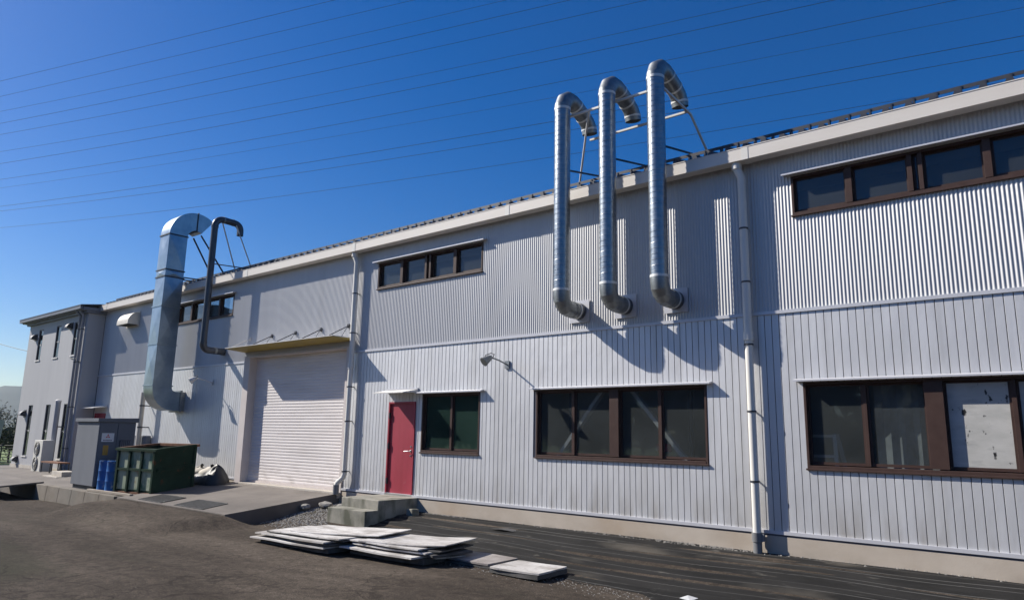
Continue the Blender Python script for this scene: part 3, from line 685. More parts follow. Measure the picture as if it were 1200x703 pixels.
# ================================================================== three round exhaust pipes
def exhaust(X, lab):
    e = empty('exhaust_pipe', (X, -.55, 3.4), lab, 'exhaust pipe', 'round galvanised exhaust pipes')
    r = .138; yv = -.55; zb = 3.90; zt = 7.12
    t = MB(); t.tube([(X, yv, zb), (X, yv, zt)], r, 40, caps=False); t.build('riser', M['galv'], e, smooth=50)
    hx = MB(); turns = (zt-zb)/.088; n = int(turns*28)
    hx.tube([(X+(r+.0005)*math.cos(2*math.pi*i/28), yv+(r+.0005)*math.sin(2*math.pi*i/28), zb+(zt-zb)*i/n) for i in range(n+1)], .0042, 5); hx.build('spiral_seam', M['seam'], e, smooth=60)
    # bottom elbow, lobster-backed
    p = [(X, yv, zb), (X, yv, zb-.085)]+arc((yv+.20, zb-.085), .20, 180, 270, 4, X)[1:]
    p += [(X, -.10, zb-.285)]
    t = MB(); t.tube(p, r*1.015, 32, caps=False); t.build('lower_elbow', M['galv_el'], e, smooth=14)
    for q0, q1, rr in (((X, yv, zb-.02), (X, yv, zb+.02), 1.045),):
        t = MB(); t.tube([q0, q1], r*rr, 32); t.build('band', M['band'], e, smooth=50)
    for y0 in (-.27, -.16):
        t = MB(); t.tube([(X, y0, zb-.285), (X, y0+.03, zb-.285)], r*1.06, 32); t.build('band', M['band'] if y0 > -.2 else M['galv_el'], e, smooth=50)
    t = MB(); t.tube([(X, -.10, zb-.285), (X, -.03, zb-.285)], r*1.03, 32); t.build('spigot', M['dark_pipe'], e, smooth=50)
    t = MB(); t.box(X-.2, X+.2, -.028, -.010, zb-.285-.19, zb-.285+.19); t.build('wall_plate', M['flash'], e)
    # gooseneck
    p = [(X, yv, zt), (X, yv, zt+.06), (X, yv+.055, zt+.18), (X, yv+.16, zt+.25), (X, yv+.29, zt+.255), (X, -.14, zt+.215)]
    p2 = [(X, .10, zt+.115)]
    p3 = [(X, .22, zt+.045), (X, .29, zt-.045)]
    mouth = (X, .315, zt-.15)
    t = MB(); t.tube(p+p2, r*1.015, 32, caps=False); t.build('upper_elbow', M['galv_el'], e, smooth=14)
    t = MB(); t.tube(p2+p3+[mouth], r*1.0, 32, caps=False)
    t.tube([(X, .30, zt-.07), (X, .315, zt-.15)], r*.93, 32, caps=False)
    t.build('mouth_elbow', M['galv_el'], e, smooth=14)
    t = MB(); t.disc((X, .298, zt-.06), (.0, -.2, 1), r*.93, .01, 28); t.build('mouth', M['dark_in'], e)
    for q0, q1 in (((X, yv, zt-.02), (X, yv, zt+.025)), ((X, -.155, zt+.221), (X, -.125, zt+.209)), ((X, .085, zt+.121), (X, .115, zt+.107)), ((X, .292, zt-.05), (X, .300, zt-.085))):
        t = MB(); t.tube([q0, q1], r*1.045, 32); t.build('band', M['band'], e, smooth=50)
    # strut tying the pipe back to the roof
    t = MB(); t.beam((X, -.42, 6.05), (X, 1.0, 6.33), .026); t.build('roof_strut', M['dark_metal'], e, smooth=50)
PX = (-6.78, -5.87, -4.97)
exhaust(PX[0], 'spiral galvanised exhaust pipe, leftmost of the three round ones')
exhaust(PX[1], 'spiral galvanised exhaust pipe in the middle of the three')
exhaust(PX[2], 'spiral galvanised exhaust pipe nearest the downspout, right of the three')
e = empty('support_frame', (-5.9, .2, 6.1), 'thin pale bar frame bracing the three round exhaust pipes above the roof', 'bracing')
t = MB(); t.beam((PX[0], -.36, 7.06), (PX[2]-.02, -.36, 7.06), .035); t.build('front_bar', M['white_metal'], e)
t = MB(); t.beam((PX[0]-.1, .48, 6.94), (PX[2]+.05, .48, 6.94), .035); t.build('rear_bar', M['white_metal'], e)
t = MB(); t.beam((-6.35, -.36, 7.06), (-7.15, .5, 6.02), .032); t.build('stay', M['white_metal'], e)
t = MB(); t.beam((PX[2]+.02, -.37, 7.06), (PX[2]+.12, .45, 6.86), .032); t.beam((PX[2]+.12, .45, 6.86), (PX[2]+.18, 1.12, 6.2), .032); t.build('stay', M['white_metal'], e)
# ================================================================== big square duct
DX0, DX1, DY0, DY1 = -21.18, -20.6, -.96, -.42
D = empty('square_duct', (-20.9, -.5, 2.0), 'large square galvanised exhaust duct rising past the eaves', 'exhaust duct')
def duct_section(z0, z1, w=0, name='duct_section'):
    m = MB(); c = [(DX0-w, DY0-w), (DX1+w, DY0-w), (DX1+w, DY1+w), (DX0-w, DY1+w)]
    for i in range(4):
        a, b = c[i], c[(i+1) % 4]; n_ = Vector((b[1]-a[1], -(b[0]-a[0]), 0)).normalized()
        ce = Vector(((a[0]+b[0])/2, (a[1]+b[1])/2, (z0+z1)/2))+n_*.022
        m.add([(a[0], a[1], z0), (b[0], b[1], z0), (b[0], b[1], z1), (a[0], a[1], z1), tuple(ce)], [(0, 1, 4), (1, 2, 4), (2, 3, 4), (3, 0, 4)])
    return m.build(name, M['galv_duct'], D)
levels = [2.72, 3.89, 5.0, 5.87, 6.08, 7.14]
for a, b in zip(levels, levels[1:]): duct_section(a+.003, b-.003)
for z in levels:
    m = MB(); w = .022
    m.box(DX0-w, DX1+w, DY0-w, DY1+w, z-.016, z+.016); m.build('flange', M['dark_metal'] if z in (5.87, 7.14, 6.08) else M['galv_duct'], D)
def curved_duct(c, ri, ro, a0, a1, n, name, outer_extra=None):
    m = MB(); vs = []; fs = []
    for i in range(n+1):
        a = R_(a0+(a1-a0)*i/n); ca, sa = math.cos(a), math.sin(a)
        for (xx, rr) in ((DX0, ro), (DX1, ro), (DX1, ri), (DX0, ri)): vs.append((xx, c[0]+rr*ca, c[1]+rr*sa))
    for i in range(n):
        for k in range(4): fs.append((i*4+k, i*4+(k+1) % 4, i*4+4+(k+1) % 4, i*4+4+k))
    m.add(vs, fs); return m.build(name, M['galv_duct'], D, smooth=30)
curved_duct((DY1+.25, 7.145), .25, .79, 180, 90, 12, 'top_elbow')
curved_duct((DY1+.25, 7.145), .25, .79, 88.5, 52, 5, 'outlet')
m = MB()
for a in (89.3,):
    ca, sa = math.cos(R_(a)), math.sin(R_(a)); c = (DY1+.25, 7.145)
    def fl(r): return (c[0]+r*ca, c[1]+r*sa)
    for (xa, xb, r0, r1) in ((DX0-.02, DX1+.02, .79, .812), (DX0-.02, DX1+.02, .228, .25), (DX1, DX1+.022, .25, .79), (DX0-.022, DX0, .25, .79)):
        p0, p1 = fl(r0), fl(r1); m.box(xa, xb, p0[0]-.014, p0[0]+.014, min(p0[1], p1[1]), max(p0[1], p1[1]))
m.build('flange', M['dark_metal'], D)
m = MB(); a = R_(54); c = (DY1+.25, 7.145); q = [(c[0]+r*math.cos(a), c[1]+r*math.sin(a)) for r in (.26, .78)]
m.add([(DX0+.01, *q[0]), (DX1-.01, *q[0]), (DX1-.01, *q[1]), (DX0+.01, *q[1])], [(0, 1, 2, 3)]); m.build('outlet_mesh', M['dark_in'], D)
# bottom elbow into the wall
m = MB(); prof = [(DY0, 2.72), (DY0, 2.65)]+[(DY0+.62+.62*math.cos(R_(t)), 2.65+.62*math.sin(R_(t))) for t in range(195, 271, 15)]+[(-.16, 2.03), (-.16, 2.57), (DY1+.1, 2.57), (DY1+.03, 2.60), (DY1, 2.67), (DY1, 2.72)]
m.prism(prof, 'x', DX0, DX1); m.build('bottom_elbow', M['galv_duct'], D, smooth=20)
m = MB(); m.box(DX0-.03, DX1+.03, -.16, -.10, 1.99, 2.61); m.build('collar', M['galv_el'], D)
m = MB(); m.box(DX0+.0, DX1-.0, -.10, .0, 2.03, 2.57); m.build('spigot', M['galv_el'], D)
for (p0, p1) in (((DX1-.05, .0, 7.30), (DX1+.1, .95, 6.0)), ((DX0+.05, .0, 7.30), (DX0-.1, .95, 6.0))):
    m = MB(); m.tube([p0, p1], .026, 8); m.build('stay', M['dark_metal'], D)
m = MB(); m.tube([(DX1-.1, DY1, 5.93), (DX1-.1, .7, 5.98)], .02, 8); m.tube([(DX0+.1, DY1, 5.93), (DX0+.1, .7, 5.98)], .02, 8); m.build('strut', M['dark_metal'], D)
# ================================================================== small dark pipe
X = -18.62; e = empty('exhaust_pipe', (X, -.62, 3.5), 'slim dark grey exhaust pipe beside the square duct', 'exhaust pipe')
r = .088; yv = -.62; zb = 3.80; zt = 7.10
t = MB(); t.tube([(X, yv, zb), (X, yv, zt)], r, 24, caps=False); t.build('riser', M['dark_pipe'], e, smooth=50)
t = MB(); t.tube([(X, yv, zb)]+arc((yv+.17, zb), .17, 180, 270, 5, X)[1:]+[(X, -.06, zb-.17)], r*1.03, 24, caps=False); t.build('lower_elbow', M['dark_pipe'], e, smooth=50)
t = MB(); t.tube([(X, yv, zt)]+arc((yv+.22, zt), .22, 180, 90, 6, X)[1:]+[(X, -.05, zt+.21)]+arc((-.05, zt+.02), .19, 90, 0, 6, X)[1:]+[(X, .14, zt-.12)], r*1.03, 24, caps=False); t.build('gooseneck', M['dark_pipe'], e, smooth=50)
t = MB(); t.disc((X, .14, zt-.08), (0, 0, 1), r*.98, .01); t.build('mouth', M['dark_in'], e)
for (q0, q1) in (((X, yv, zb-.02), (X, yv, zb+.05)), ((X, -.30, zb-.17), (X, -.24, zb-.17)), ((X, -.10, zb-.17), (X, -.008, zb-.17)), ((X, yv, zt-.05), (X, yv, zt+.01)), ((X, -.40, zt+.22), (X, -.36, zt+.22)), ((X, -.12, zt+.213), (X, -.08, zt+.213))):
    t = MB(); t.tube([q0, q1], r*1.12, 24); t.build('collar', M['dark_pipe'] if q0[1] < -.45 or q0[1] > -.2 else M['galv_el'], e, smooth=50)
for p0, p1 in (((X, -.40, zt+.12), (X-.35, .3, 6.0)), ((X+.05, -.02, zt+.15), (X+.1, .55, 6.05))):
    t = MB(); t.tube([p0, p1], .018, 8); t.build('stay', M['white_metal'], e)
t = MB(); t.tube([(X, yv, 6.02), (X+.3, .5, 6.02)], .015, 8); t.build('strut', M['dark_metal'], e)
# ================================================================== things on the wall
x0, x1 = -25.15, -24.3
e = empty('vent_hood', (-24.7, 0, 4.9), 'beige quarter round vent hood high on the wall left of the square duct', 'vent hood')
pts = [(-.006, 4.87), (-.36, 4.87), (-.36, 4.90)]+[(-.006-.354*math.cos(R_(t)), 4.93+.36*math.sin(R_(t))) for t in range(10, 91, 10)]
h = MB(); h.prism(pts, 'x', x0, x1); h.build('cowl', M['hood'], e, smooth=30)
h = MB(); h.box(x0-.04, x1+.04, -.024, -.008, 4.83, 5.33); h.build('flange', M['hood'], e)
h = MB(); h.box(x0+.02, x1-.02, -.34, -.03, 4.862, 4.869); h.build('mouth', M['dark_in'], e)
def wall_lamp(xx, zz, lab, ml):
    e = empty('wall_lamp', (xx, 0, zz), lab, 'lamp', 'lamps on brackets from the wall')
    t = MB(); t.box(xx-.05, xx+.05, -.030, -.006, zz-.07, zz+.07); t.build('wall_plate', ml, e)
    t = MB(); t.tube([(xx, -.02, zz), (xx, -.25, zz+.06), (xx, -.45, zz+.09)], .014, 8); t.build('arm', ml, e, smooth=50)
    c = Vector((xx-.02, -.55, zz+.05)); ax = Vector((-.25, -.75, -.55)).normalized()
    t = MB(); t.tube([c-ax*.10, c-ax*.07, c+ax*.02, c+ax*.09], [.026, .05, .070, .088], 20); t.build('lamp_head', ml, e, smooth=50)
    t = MB(); t.disc(c+ax*.092, ax, .074, .008, 20); t.build('lens', M['glass'], e)
    t = MB(); t.tube([c-ax*.02+Vector((.10, 0, 0)), c-ax*.02+Vector((.10, .05, .08)), c-ax*.02+Vector((0, .08, .11)), c-ax*.02+Vector((-.10, .05, .08)), c-ax*.02+Vector((-.10, 0, 0))], .008, 6); t.build('bracket', M['dark_metal'], e)
wall_lamp(-8.38, 2.78, 'grey flood lamp on a wall arm above the red door and middle window', M['galv_el'])
wall_lamp(-19.1, 2.80, 'small white flood lamp on a wall arm right of the square duct', M['white_metal'])
# conduit and meter box behind the skip
e = empty('meter_box', (-22.7, 0, .6), 'grey meter box on the wall behind the green skip', 'meter box')
m = MB(); m.box(-23.35, -22.45, -.16, -.03, .6, 1.30); m.build('body', M['cabinet'], e, bevel=.008)
m = MB(); m.box(-23.31, -22.49, -.172, -.161, .64, 1.26); m.build('door', M['cabinet'], e)
e = empty('conduit', (-22.75, -.2, .2), 'pale vertical conduit pipe under the square duct', 'conduit')
m = MB(); m.tube([(-22.75, -.26, .2), (-22.75, -.26, 2.6)], .07, 14); m.build('pipe', M['blockc'], e, smooth=50)
for z in (1.55, 2.2): m = MB(); m.tube([(-22.75, -.26, z-.02), (-22.75, -.26, z+.02)], .08, 14); m.box(-22.77, -22.73, -.2, .004, z-.015, z+.015); m.build('bracket', M['dark_metal'], e, smooth=50)
# ================================================================== steps
e = empty('door_steps', (-11.1, -.6, 0), 'mossy two tier concrete steps below the red door', 'steps')
m = MB(); m.box(-11.72, -10.62, -1.0, -.013, -.4, .27); m.build('upper_step', M['conc_step'], e, bevel=.012)
m = MB(); m.box(-11.725, -10.60, -1.32, -1.001, -.4, .10); m.build('lower_step', M['conc_step'], e, bevel=.012)
def rock(c, s, name, lab, cat, mt, group=None, seed=0, sub=2):
    rr = random.Random(seed); bm = bmesh.new(); bmesh.ops.create_icosphere(bm, subdivisions=sub, radius=1)
    for v_ in bm.verts:
        k = 1+rr.uniform(-.16, .16); v_.co = Vector((v_.co.x*s[0]*k, v_.co.y*s[1]*k, max(v_.co.z, -.55)*s[2]*k))
    me = bpy.data.meshes.new(name); bm.to_mesh(me); bm.free(); me.materials.append(mt)
    o = bpy.data.objects.new(name, me); COL.objects.link(o); o.location = c
    if lab: tag(o, lab, cat, group)
    return o
m = MB(); m.hexa([(-10.50, -.42, -.06), (-10.30, -.44, -.06), (-10.29, -.25, -.06), (-10.48, -.23, -.06)], [(-10.49, -.41, .10), (-10.31, -.43, .11), (-10.30, -.26, .10), (-10.47, -.24, .09)])
tag(m.build('concrete_block', M['conc_step'], bevel=.02), 'small rough concrete block beside the door steps', 'block')
rock((-12.75, -.62, .02), (.17, .12, .07), 'stone', 'flat grey stone beside the edge of the ramp', 'stone', M['stone'], seed=3)
rock((-12.45, -.45, .0), (.10, .08, .05), 'stone', 'small grey stone between ramp and door steps', 'stone', M['stone'], seed=4)
rock((-12.98, -.95, -.02), (.12, .10, .07), 'stone', 'shaded stone against the ramp side', 'stone', M['stone'], seed=9)
# gravel patch between ramp and steps, gravel along the foundation
m = MB(); rr = random.Random(5)
def pebble(x, y, z, s):
    a = rr.uniform(0, 6.28); pts = []
    for k in range(5): pts.append((x+s*math.cos(a+k*1.257)*rr.uniform(.7, 1.1), y+s*math.sin(a+k*1.257)*rr.uniform(.7, 1.1), z))
    b = len(m.v); m.v += pts+[(x+rr.uniform(-.3, .3)*s, y+rr.uniform(-.3, .3)*s, z+s*rr.uniform(.5, .9))]
    m.f += [(b+k, b+(k+1) % 5, b+5) for k in range(5)]
for _ in range(3600):
    x = rr.uniform(-13.0, -11.6); y = -rr.uniform(.02, 2.2)
    if rr.random() > (1-sst(-1.3, -2.3, y)) or (x > -11.74 and y > -1.35): continue
    pebble(x, y, G(x, y)-.004, rr.uniform(.010, .030))
for _ in range(2600):
    x = rr.uniform(-10.3, 3); y = -.012-abs(rr.gauss(0, .06)); k = .5+.5*math.sin(x*1.7)*math.sin(x*.63+1)
    if rr.random() > k*k+.12: continue
    pebble(x, y, max(tarpz(x, y), G(x, y))-.002, rr.uniform(.006, .022))
for _ in range(1500):
    x = rr.uniform(-9, 3); y = -2.25+rr.gauss(-.1, .16); pebble(x, y, G(x, y)+.0, rr.uniform(.005, .014))
for _ in range(500):
    x = rr.uniform(-16, 0); y = rr.uniform(-8, -2.3); pebble(x, y, G(x, y)-.002, rr.uniform(.003, .008))
kind(m.build('gravel', M['stone']), 'stuff')
# litter
lx, ly = -3.86, -2.12; lz = G(lx, ly)
m = MB(); m.add([(lx-.11, ly-.02, lz+.01), (lx+.05, ly-.08, lz+.012), (lx+.10, ly+.03, lz+.03), (lx-.05, ly+.08, lz+.035), (lx-.02, ly+.01, lz+.04)], [(0, 1, 4), (1, 2, 4), (2, 3, 4), (3, 0, 4)])
tag(m.build('litter', M['paper']), 'crumpled white scrap lying at the front edge of the black fabric', 'litter')
m = MB(); zz = tarpz(-7.9, -.62); m.add([(-8.15, -.66, zz+.005), (-7.85, -.55, zz+.035), (-7.60, -.50, zz+.01), (-7.66, -.66, zz+.008), (-7.9, -.72, zz+.03)], [(0, 1, 4), (1, 2, 3, 4)])
tag(m.build('torn_flap', M['bag']), 'torn black flap sticking up from the fabric below the small window', 'torn fabric')
# ================================================================== stacked boards
SHG = 'boards stacked on the asphalt'
def sheet(cx, cy, z, w, d, rot, mt, lab, t=.018, tilt=0., tx=0., group=SHG, curl=0.):
    e_ = MB(); n = 8; ca, sa = math.cos(R_(rot)), math.sin(R_(rot)); top = []; bot = []
    rr = random.Random(int((cx*91+z*733)*10)); ph = rr.uniform(0, 6)
    for i in range(n+1):
        for j in range(5):
            u, w_ = (i/n-.5)*w, (j/4-.5)*d
            if i in (0, n) and j in (0, 4): u *= 1-rr.uniform(0, .03); w_ *= 1-rr.uniform(0, .05)
            zz = z+u*tilt+w_*tx+curl*((u/w*2)**2)+.004*math.sin(u*5+ph)
            top.append((cx+u*ca-w_*sa, cy+u*sa+w_*ca, zz+t)); bot.append((cx+u*ca-w_*sa, cy+u*sa+w_*ca, zz))
    N = len(top); fs = []
    for i in range(n):
        for j in range(4):
            a = i*5+j; fs.append((a, a+5, a+6, a+1)); fs.append((N+a, N+a+1, N+a+6, N+a+5))
    for i in range(n): fs.append((i*5, i*5+5, N+i*5+5, N+i*5)); fs.append((i*5+4, N+i*5+4, N+i*5+9, i*5+9))
    for j in range(4): fs.append((j, j+1, N+j+1, N+j)); fs.append((n*5+j, N+n*5+j, N+n*5+j+1, n*5+j+1))
    e_.add(top+bot, fs); o = e_.build('loose_board', mt); tag(o, lab, 'board', group); return o
zg = -.27
# far stack (left)
sheet(-9.95, -2.85, zg+0.017, 1.75, .85, 2, M['sheet_dark'], 'dark bottom board of the left stack, on the asphalt', .06)
sheet(-10.0, -2.95, zg+0.084, 1.85, .85, 3, M['sheet'], 'lowest pale board of the left stack, sticking out at the far end', .022)
sheet(-9.85, -2.88, zg+0.122, 1.70, .82, -2, M['sheet_dark'], 'dark board in the middle of the left stack', .03)
sheet(-9.97, -2.92, zg+0.155, 1.85, .86, 0, M['sheet'], 'second pale board from the top of the left stack', .022, .01)
sheet(-9.80, -2.80, zg+0.186, 1.80, .84, 5, M['sheet_dark'], 'thin dark board under the top of the left stack', .02)
sheet(-9.75, -2.82, zg+0.210, 1.75, .86, 3, M['sheet'], 'pale warped board near the top of the left stack', .018, .012)
sheet(-9.42, -2.55, zg+0.239, 1.75, .90, 14, M['sheet'], 'topmost warped board of the left stack, one corner raised', .014, .028, .0, SHG, .016)
# middle stack
sheet(-8.15, -2.55, zg+0.017, 1.5, .80, 3, M['sheet_dark'], 'dark bottom board of the middle stack, on the asphalt', .08)
sheet(-8.2, -2.70, zg+0.105, 1.55, .80, 1, M['sheet'], 'long pale board low in the middle stack, edge to the yard', .024)
sheet(-7.75, -2.45, zg+0.130, 1.1, .75, -6, M['sheet_dark'], 'dark board pushed back inside the middle stack', .03)
sheet(-8.1, -2.55, zg+0.160, 1.5, .85, 4, M['sheet'], 'third pale board from the top of the middle stack', .02)
sheet(-7.95, -2.45, zg+0.186, 1.4, .85, 8, M['sheet_dark'], 'thin dark board under the top of the middle stack', .018)
sheet(-8.2, -2.58, zg+0.206, 1.5, .84, 3, M['sheet'], 'second pale board from the top of the middle stack', .018)
sheet(-8.0, -2.42, zg+0.228, 1.5, .95, 13, M['sheet'], 'topmost board of the middle stack, with a raised sharp corner', .014, .03, .0, SHG, .014)
sheet(-7.55, -2.42, zg+0.084, .6, .5, -14, M['sheet'], 'short offcut poking out of the right end of the middle stack', .018)
# right pair
sheet(-7.12, -2.10, zg+0.013, 1.10, .70, 2, M['sheet_dark'], 'lower board of the pair between the middle stack and the last pair', .03)
sheet(-7.15, -2.12, zg+0.055, 1.05, .68, 2, M['sheet_brown'], 'brown stained board lying on a dark one right of the middle stack', .024)
sheet(-6.06, -2.26, zg+0.017, .80, .68, 1, M['sheet_dark'], 'dark lower board of the pair at the right end', .05)
sheet(-6.06, -2.27, zg+0.071, .80, .68, 3, M['sheet'], 'clean pale square board on top at the right end', .022)
# ================================================================== cabinet
e = empty('electrical_cabinet', (-20.75, -1.9, -.05), 'tall dark grey electrical cabinet beside the blue drums', 'cabinet')
x0, x1, y0, y1, z0, z1 = -21.50, -20.04, -2.43, -1.52, -.02, 1.66
m = MB(); m.box(x0, x1, y0, y1, z0+.06, z1); m.build('body', M['cabinet'], e, bevel=.012)
m = MB(); m.box(x0+.05, x1-.05, y0+.05, y1-.05, -.08, z0+.06); m.build('base', M['cab_dark'], e)
m = MB(); m.hexa([(x0-.04, y0-.05, z1+.001), (x1+.04, y0-.05, z1+.001), (x1+.04, y1+.05, z1+.001), (x0-.04, y1+.05, z1+.001)], [(x0-.04, y0-.05, z1+.09), (x1+.04, y0-.05, z1+.09), (x1+.04, y1+.05, z1+.12), (x0-.04, y1+.05, z1+.12)]); m.build('roof', M['cabinet'], e, bevel=.008)
for (ya, yb) in ((y0+.02, y0+.44), (y0+.46, y1-.02)):
    m = MB(); m.box(x1+.001, x1+.016, ya, yb, z0+.12, z1-.04); m.build('door', M['cabinet'], e, bevel=.004)
m = MB(); m.box(x1+.017, x1+.026, y0+.53, y1-.10, 1.02, 1.20); m.build('grille', M['cab_dark'], e)
for k in range(6): m = MB(); m.box(x1+.026, x1+.034, y0+.55+k*.046, y0+.58+k*.046, 1.03, 1.19); m.build('louvre', M['cabinet'], e)
m = MB(); m.box(x1+.026, x1+.034, y0+.84 if False else y0+.60, y0+.63, .55, .62); m.build('handle', M['steel'], e)
# plate with the red three-diamond mark and a line of print under it
ys, zs = y0+.23, 1.27
sg = MB(); sg.box(x1+.017, x1+.022, ys-.15, ys+.15, zs-.11, zs+.11); so = sg.build('sign_plate', M['sign_w'], e)
dm = MB()
def rhomb(cy, cz, ang, L=.062, Wd=.036):
    a = R_(ang); u = (math.cos(a), math.sin(a)); n_ = (-u[1], u[0]); h = L/2
    p = [(cy, cz), (cy+u[0]*h+n_[0]*Wd/2, cz+u[1]*h+n_[1]*Wd/2), (cy+u[0]*L, cz+u[1]*L), (cy+u[0]*h-n_[0]*Wd/2, cz+u[1]*h-n_[1]*Wd/2)]
    dm.prism(p, 'x', x1+.0225, x1+.0245)
for a in (90, 210, 330): rhomb(ys, zs+.025, a)
dm.build('emblem', M['sign_r'], so)
pr = MB()
for k in range(7): pr.box(x1+.0225, x1+.024, ys-.11+k*.032, ys-.11+k*.032+.022, zs-.085, zs-.058)
pr.build('print', M['cabinet'], so)
sg = MB(); sg.box(x1+.017, x1+.021, ys-.09, ys+.04, .82, 1.07); sg.build('notice', M['sign_y'], e)
# ================================================================== blue drums
for (dx, dy, lab) in ((-19.83, -2.22, 'blue steel drum standing closest to the grey cabinet'), (-19.40, -2.20, 'blue steel drum standing closest to the green skip')):
    z0 = plat(dy)-.01; e = empty('blue_drum', (dx, dy, z0), lab, 'drum', 'blue drums beside the cabinet'); r = .17; H = .72
    zs_ = [0, .02, .03, H*.33-.02, H*.33, H*.33+.02, H*.66-.02, H*.66, H*.66+.02, H-.03, H-.02, H]; rs = [r*1.02, r*1.02, r, r, r*1.045, r, r, r*1.045, r, r, r*1.03, r*1.03]
    m = MB(); m.tube([(dx, dy, z0+q) for q in zs_], rs, 24); m.build('body', M['drum'], e, smooth=40)
    m = MB(); m.disc((dx, dy, z0+H+.003), (0, 0, 1), r*.92, .012); m.build('lid', M['drum'], e, smooth=40)
    m = MB(); m.disc((dx+.08, dy, z0+H+.016), (0, 0, 1), .03, .02, 12); m.build('bung', M['steel'], e, smooth=40)
# black valve / cowl above the drums
rock((-19.45, -1.85, .83), (.16, .14, .14), 'black_bundle', 'black bundle on the ledge behind the blue drums', 'bundle', M['bag'], seed=21)
m = MB(); m.box(-19.62, -19.28, -2.02, -1.70, -.02, .76); tag(m.build('crate', M['cab_dark'], bevel=.01), 'dark crate carrying a black bundle behind the blue drums', 'crate')
# ================================================================== green skip
SKR = R_(11); SKO = Vector((-19.02, -2.28, 0)); W_, L_, H_ = 1.45, 1.08, 1.03
def sk(u, v_, z): return (SKO.x+u*math.cos(SKR)-v_*math.sin(SKR), SKO.y+u*math.sin(SKR)+v_*math.cos(SKR), z+plat(SKO.y)+.10*v_+.035)
def skbox(mb, u0, u1, v0, v1, z0, z1): mb.hexa([sk(u0, v0, z0), sk(u1, v0, z0), sk(u1, v1, z0), sk(u0, v1, z0)], [sk(u0, v0, z1), sk(u1, v0, z1), sk(u1, v1, z1), sk(u0, v1, z1)])
e = empty('green_skip', tuple(sk(W_/2, L_/2, 0)), 'open green steel skip with ribbed rusty sides beside the blue drums', 'skip')
m = MB(); t = .02
skbox(m, 0, W_, L_-t, L_, .0, H_); skbox(m, 0, t, t, L_-t, 0, H_); skbox(m, W_-t, W_, t, L_-t, 0, H_); skbox(m, 0, W_, 0, t, 0, H_); skbox(m, t, W_-t, t, L_-t, .0, .04)
m.build('body', M['skip'], e)
pw = (W_-.06*4-.0)/3
for zi, (za, zb) in enumerate(((.05, H_*.49), (H_*.54, H_-.07))):
    for k in range(3):
        u0 = .06+k*(pw+.06); m = MB(); skbox(m, u0, u0+pw, -.006, -.0005, za, zb); m.build('front_panel', M['skip_panel'], e)
for k in range(4):
    u0 = k*(pw+.06); m = MB(); skbox(m, u0, u0+.06, -.055, -.001, .0, H_-.06); m.build('rib', M['skip'], e)
for k in range(3): 
    u0 = .06+k*(pw+.06); m = MB(); skbox(m, u0+.0005, u0+pw-.0005, -.050, -.007, H_*.49, H_*.54); m.build('cross_rib', M['skip'], e)
m = MB(); skbox(m, W_+.001, W_+.045, .03, L_-.03, H_*.47, H_*.54); m.build('side_rail', M['skip'], e)
m = MB(); skbox(m, W_+.001, W_+.04, L_-.07, L_, 0, H_-.06); m.build('rib', M['skip'], e)
m = MB(); skbox(m, -.06, W_+.06, -.075, .03, H_-.058, H_+.0); m.build('rim', M['skip'], e)
m = MB(); skbox(m, -.06, W_+.06, L_-.03, L_+.06, H_-.058, H_); m.build('rim', M['rust'], e)
m = MB(); skbox(m, W_-.03, W_+.06, .031, L_-.031, H_-.055, H_+.006); m.build('rim', M['skip'], e)
m = MB(); skbox(m, -.06, .03, .031, L_-.031, H_-.055, H_+.004); m.build('rim', M['rust'], e)
m = MB(); skbox(m, .05, W_-.05, -.03, .04, .0-.06, -.0); m.build('skid', M['rust'], e)
m = MB(); skbox(m, .05, W_-.05, L_-.1, L_-.03, -.06, -.0); m.build('skid', M['rust'], e)
# wooden kerb board in front
m = MB(); m.hexa([(-20.0, -2.56, -.055), (-17.78, -2.44, -.055), (-17.78, -2.36, -.055), (-20.0, -2.48, -.055)], [(-20.0, -2.56, .0), (-17.78, -2.44, .0), (-17.78, -2.36, .0), (-20.0, -2.48, .0)])
tag(m.build('timber_baulk', M['timber'], bevel=.006), 'pale timber baulk lying in front of skip and drums', 'timber')
# ================================================================== covered heap next to the shutter
def lump(cx, cy, z0, sx, sy, sz, seed, name, mt, parent, n=22, sharp=1.6, freq=3.2, amp=.12):
    rr = random.Random(seed); ph = [rr.uniform(0, 6.3) for _ in range(8)]
    m = MB(); rings = 10
    for i in range(rings+1):
        t = i/rings
        for j in range(n):
            a = 2*math.pi*j/n; k = (1-t**sharp)**.62
            k *= 1+amp*math.sin(freq*a+ph[0]+t*2)+amp*.6*math.sin(freq*2*a+ph[1]+3*t)
            m.v.append((cx+sx*k*math.cos(a), cy+sy*k*math.sin(a), z0+sz*t*(1+.10*math.sin(2*a+ph[2])+.05*math.sin(5*a+ph[3]))))
    for i in range(rings):
        for j in range(n): m.f.append((i*n+j, i*n+(j+1) % n, i*n+n+(j+1) % n, i*n+n+j))
    return m.build(name, mt, parent, smooth=50)
e = empty('covered_heap', (-18.0, -.42, .15), 'low heap under black sheeting against the wall left of the shutter', 'heap')
lump(-18.35, -.42, plat(-.4)-.02, .78, .40, .34, 3, 'cover', M['bag'], e)
lump(-17.70, -.40, plat(-.4)-.02, .30, .36, .46, 8, 'cover', M['bag'], e)
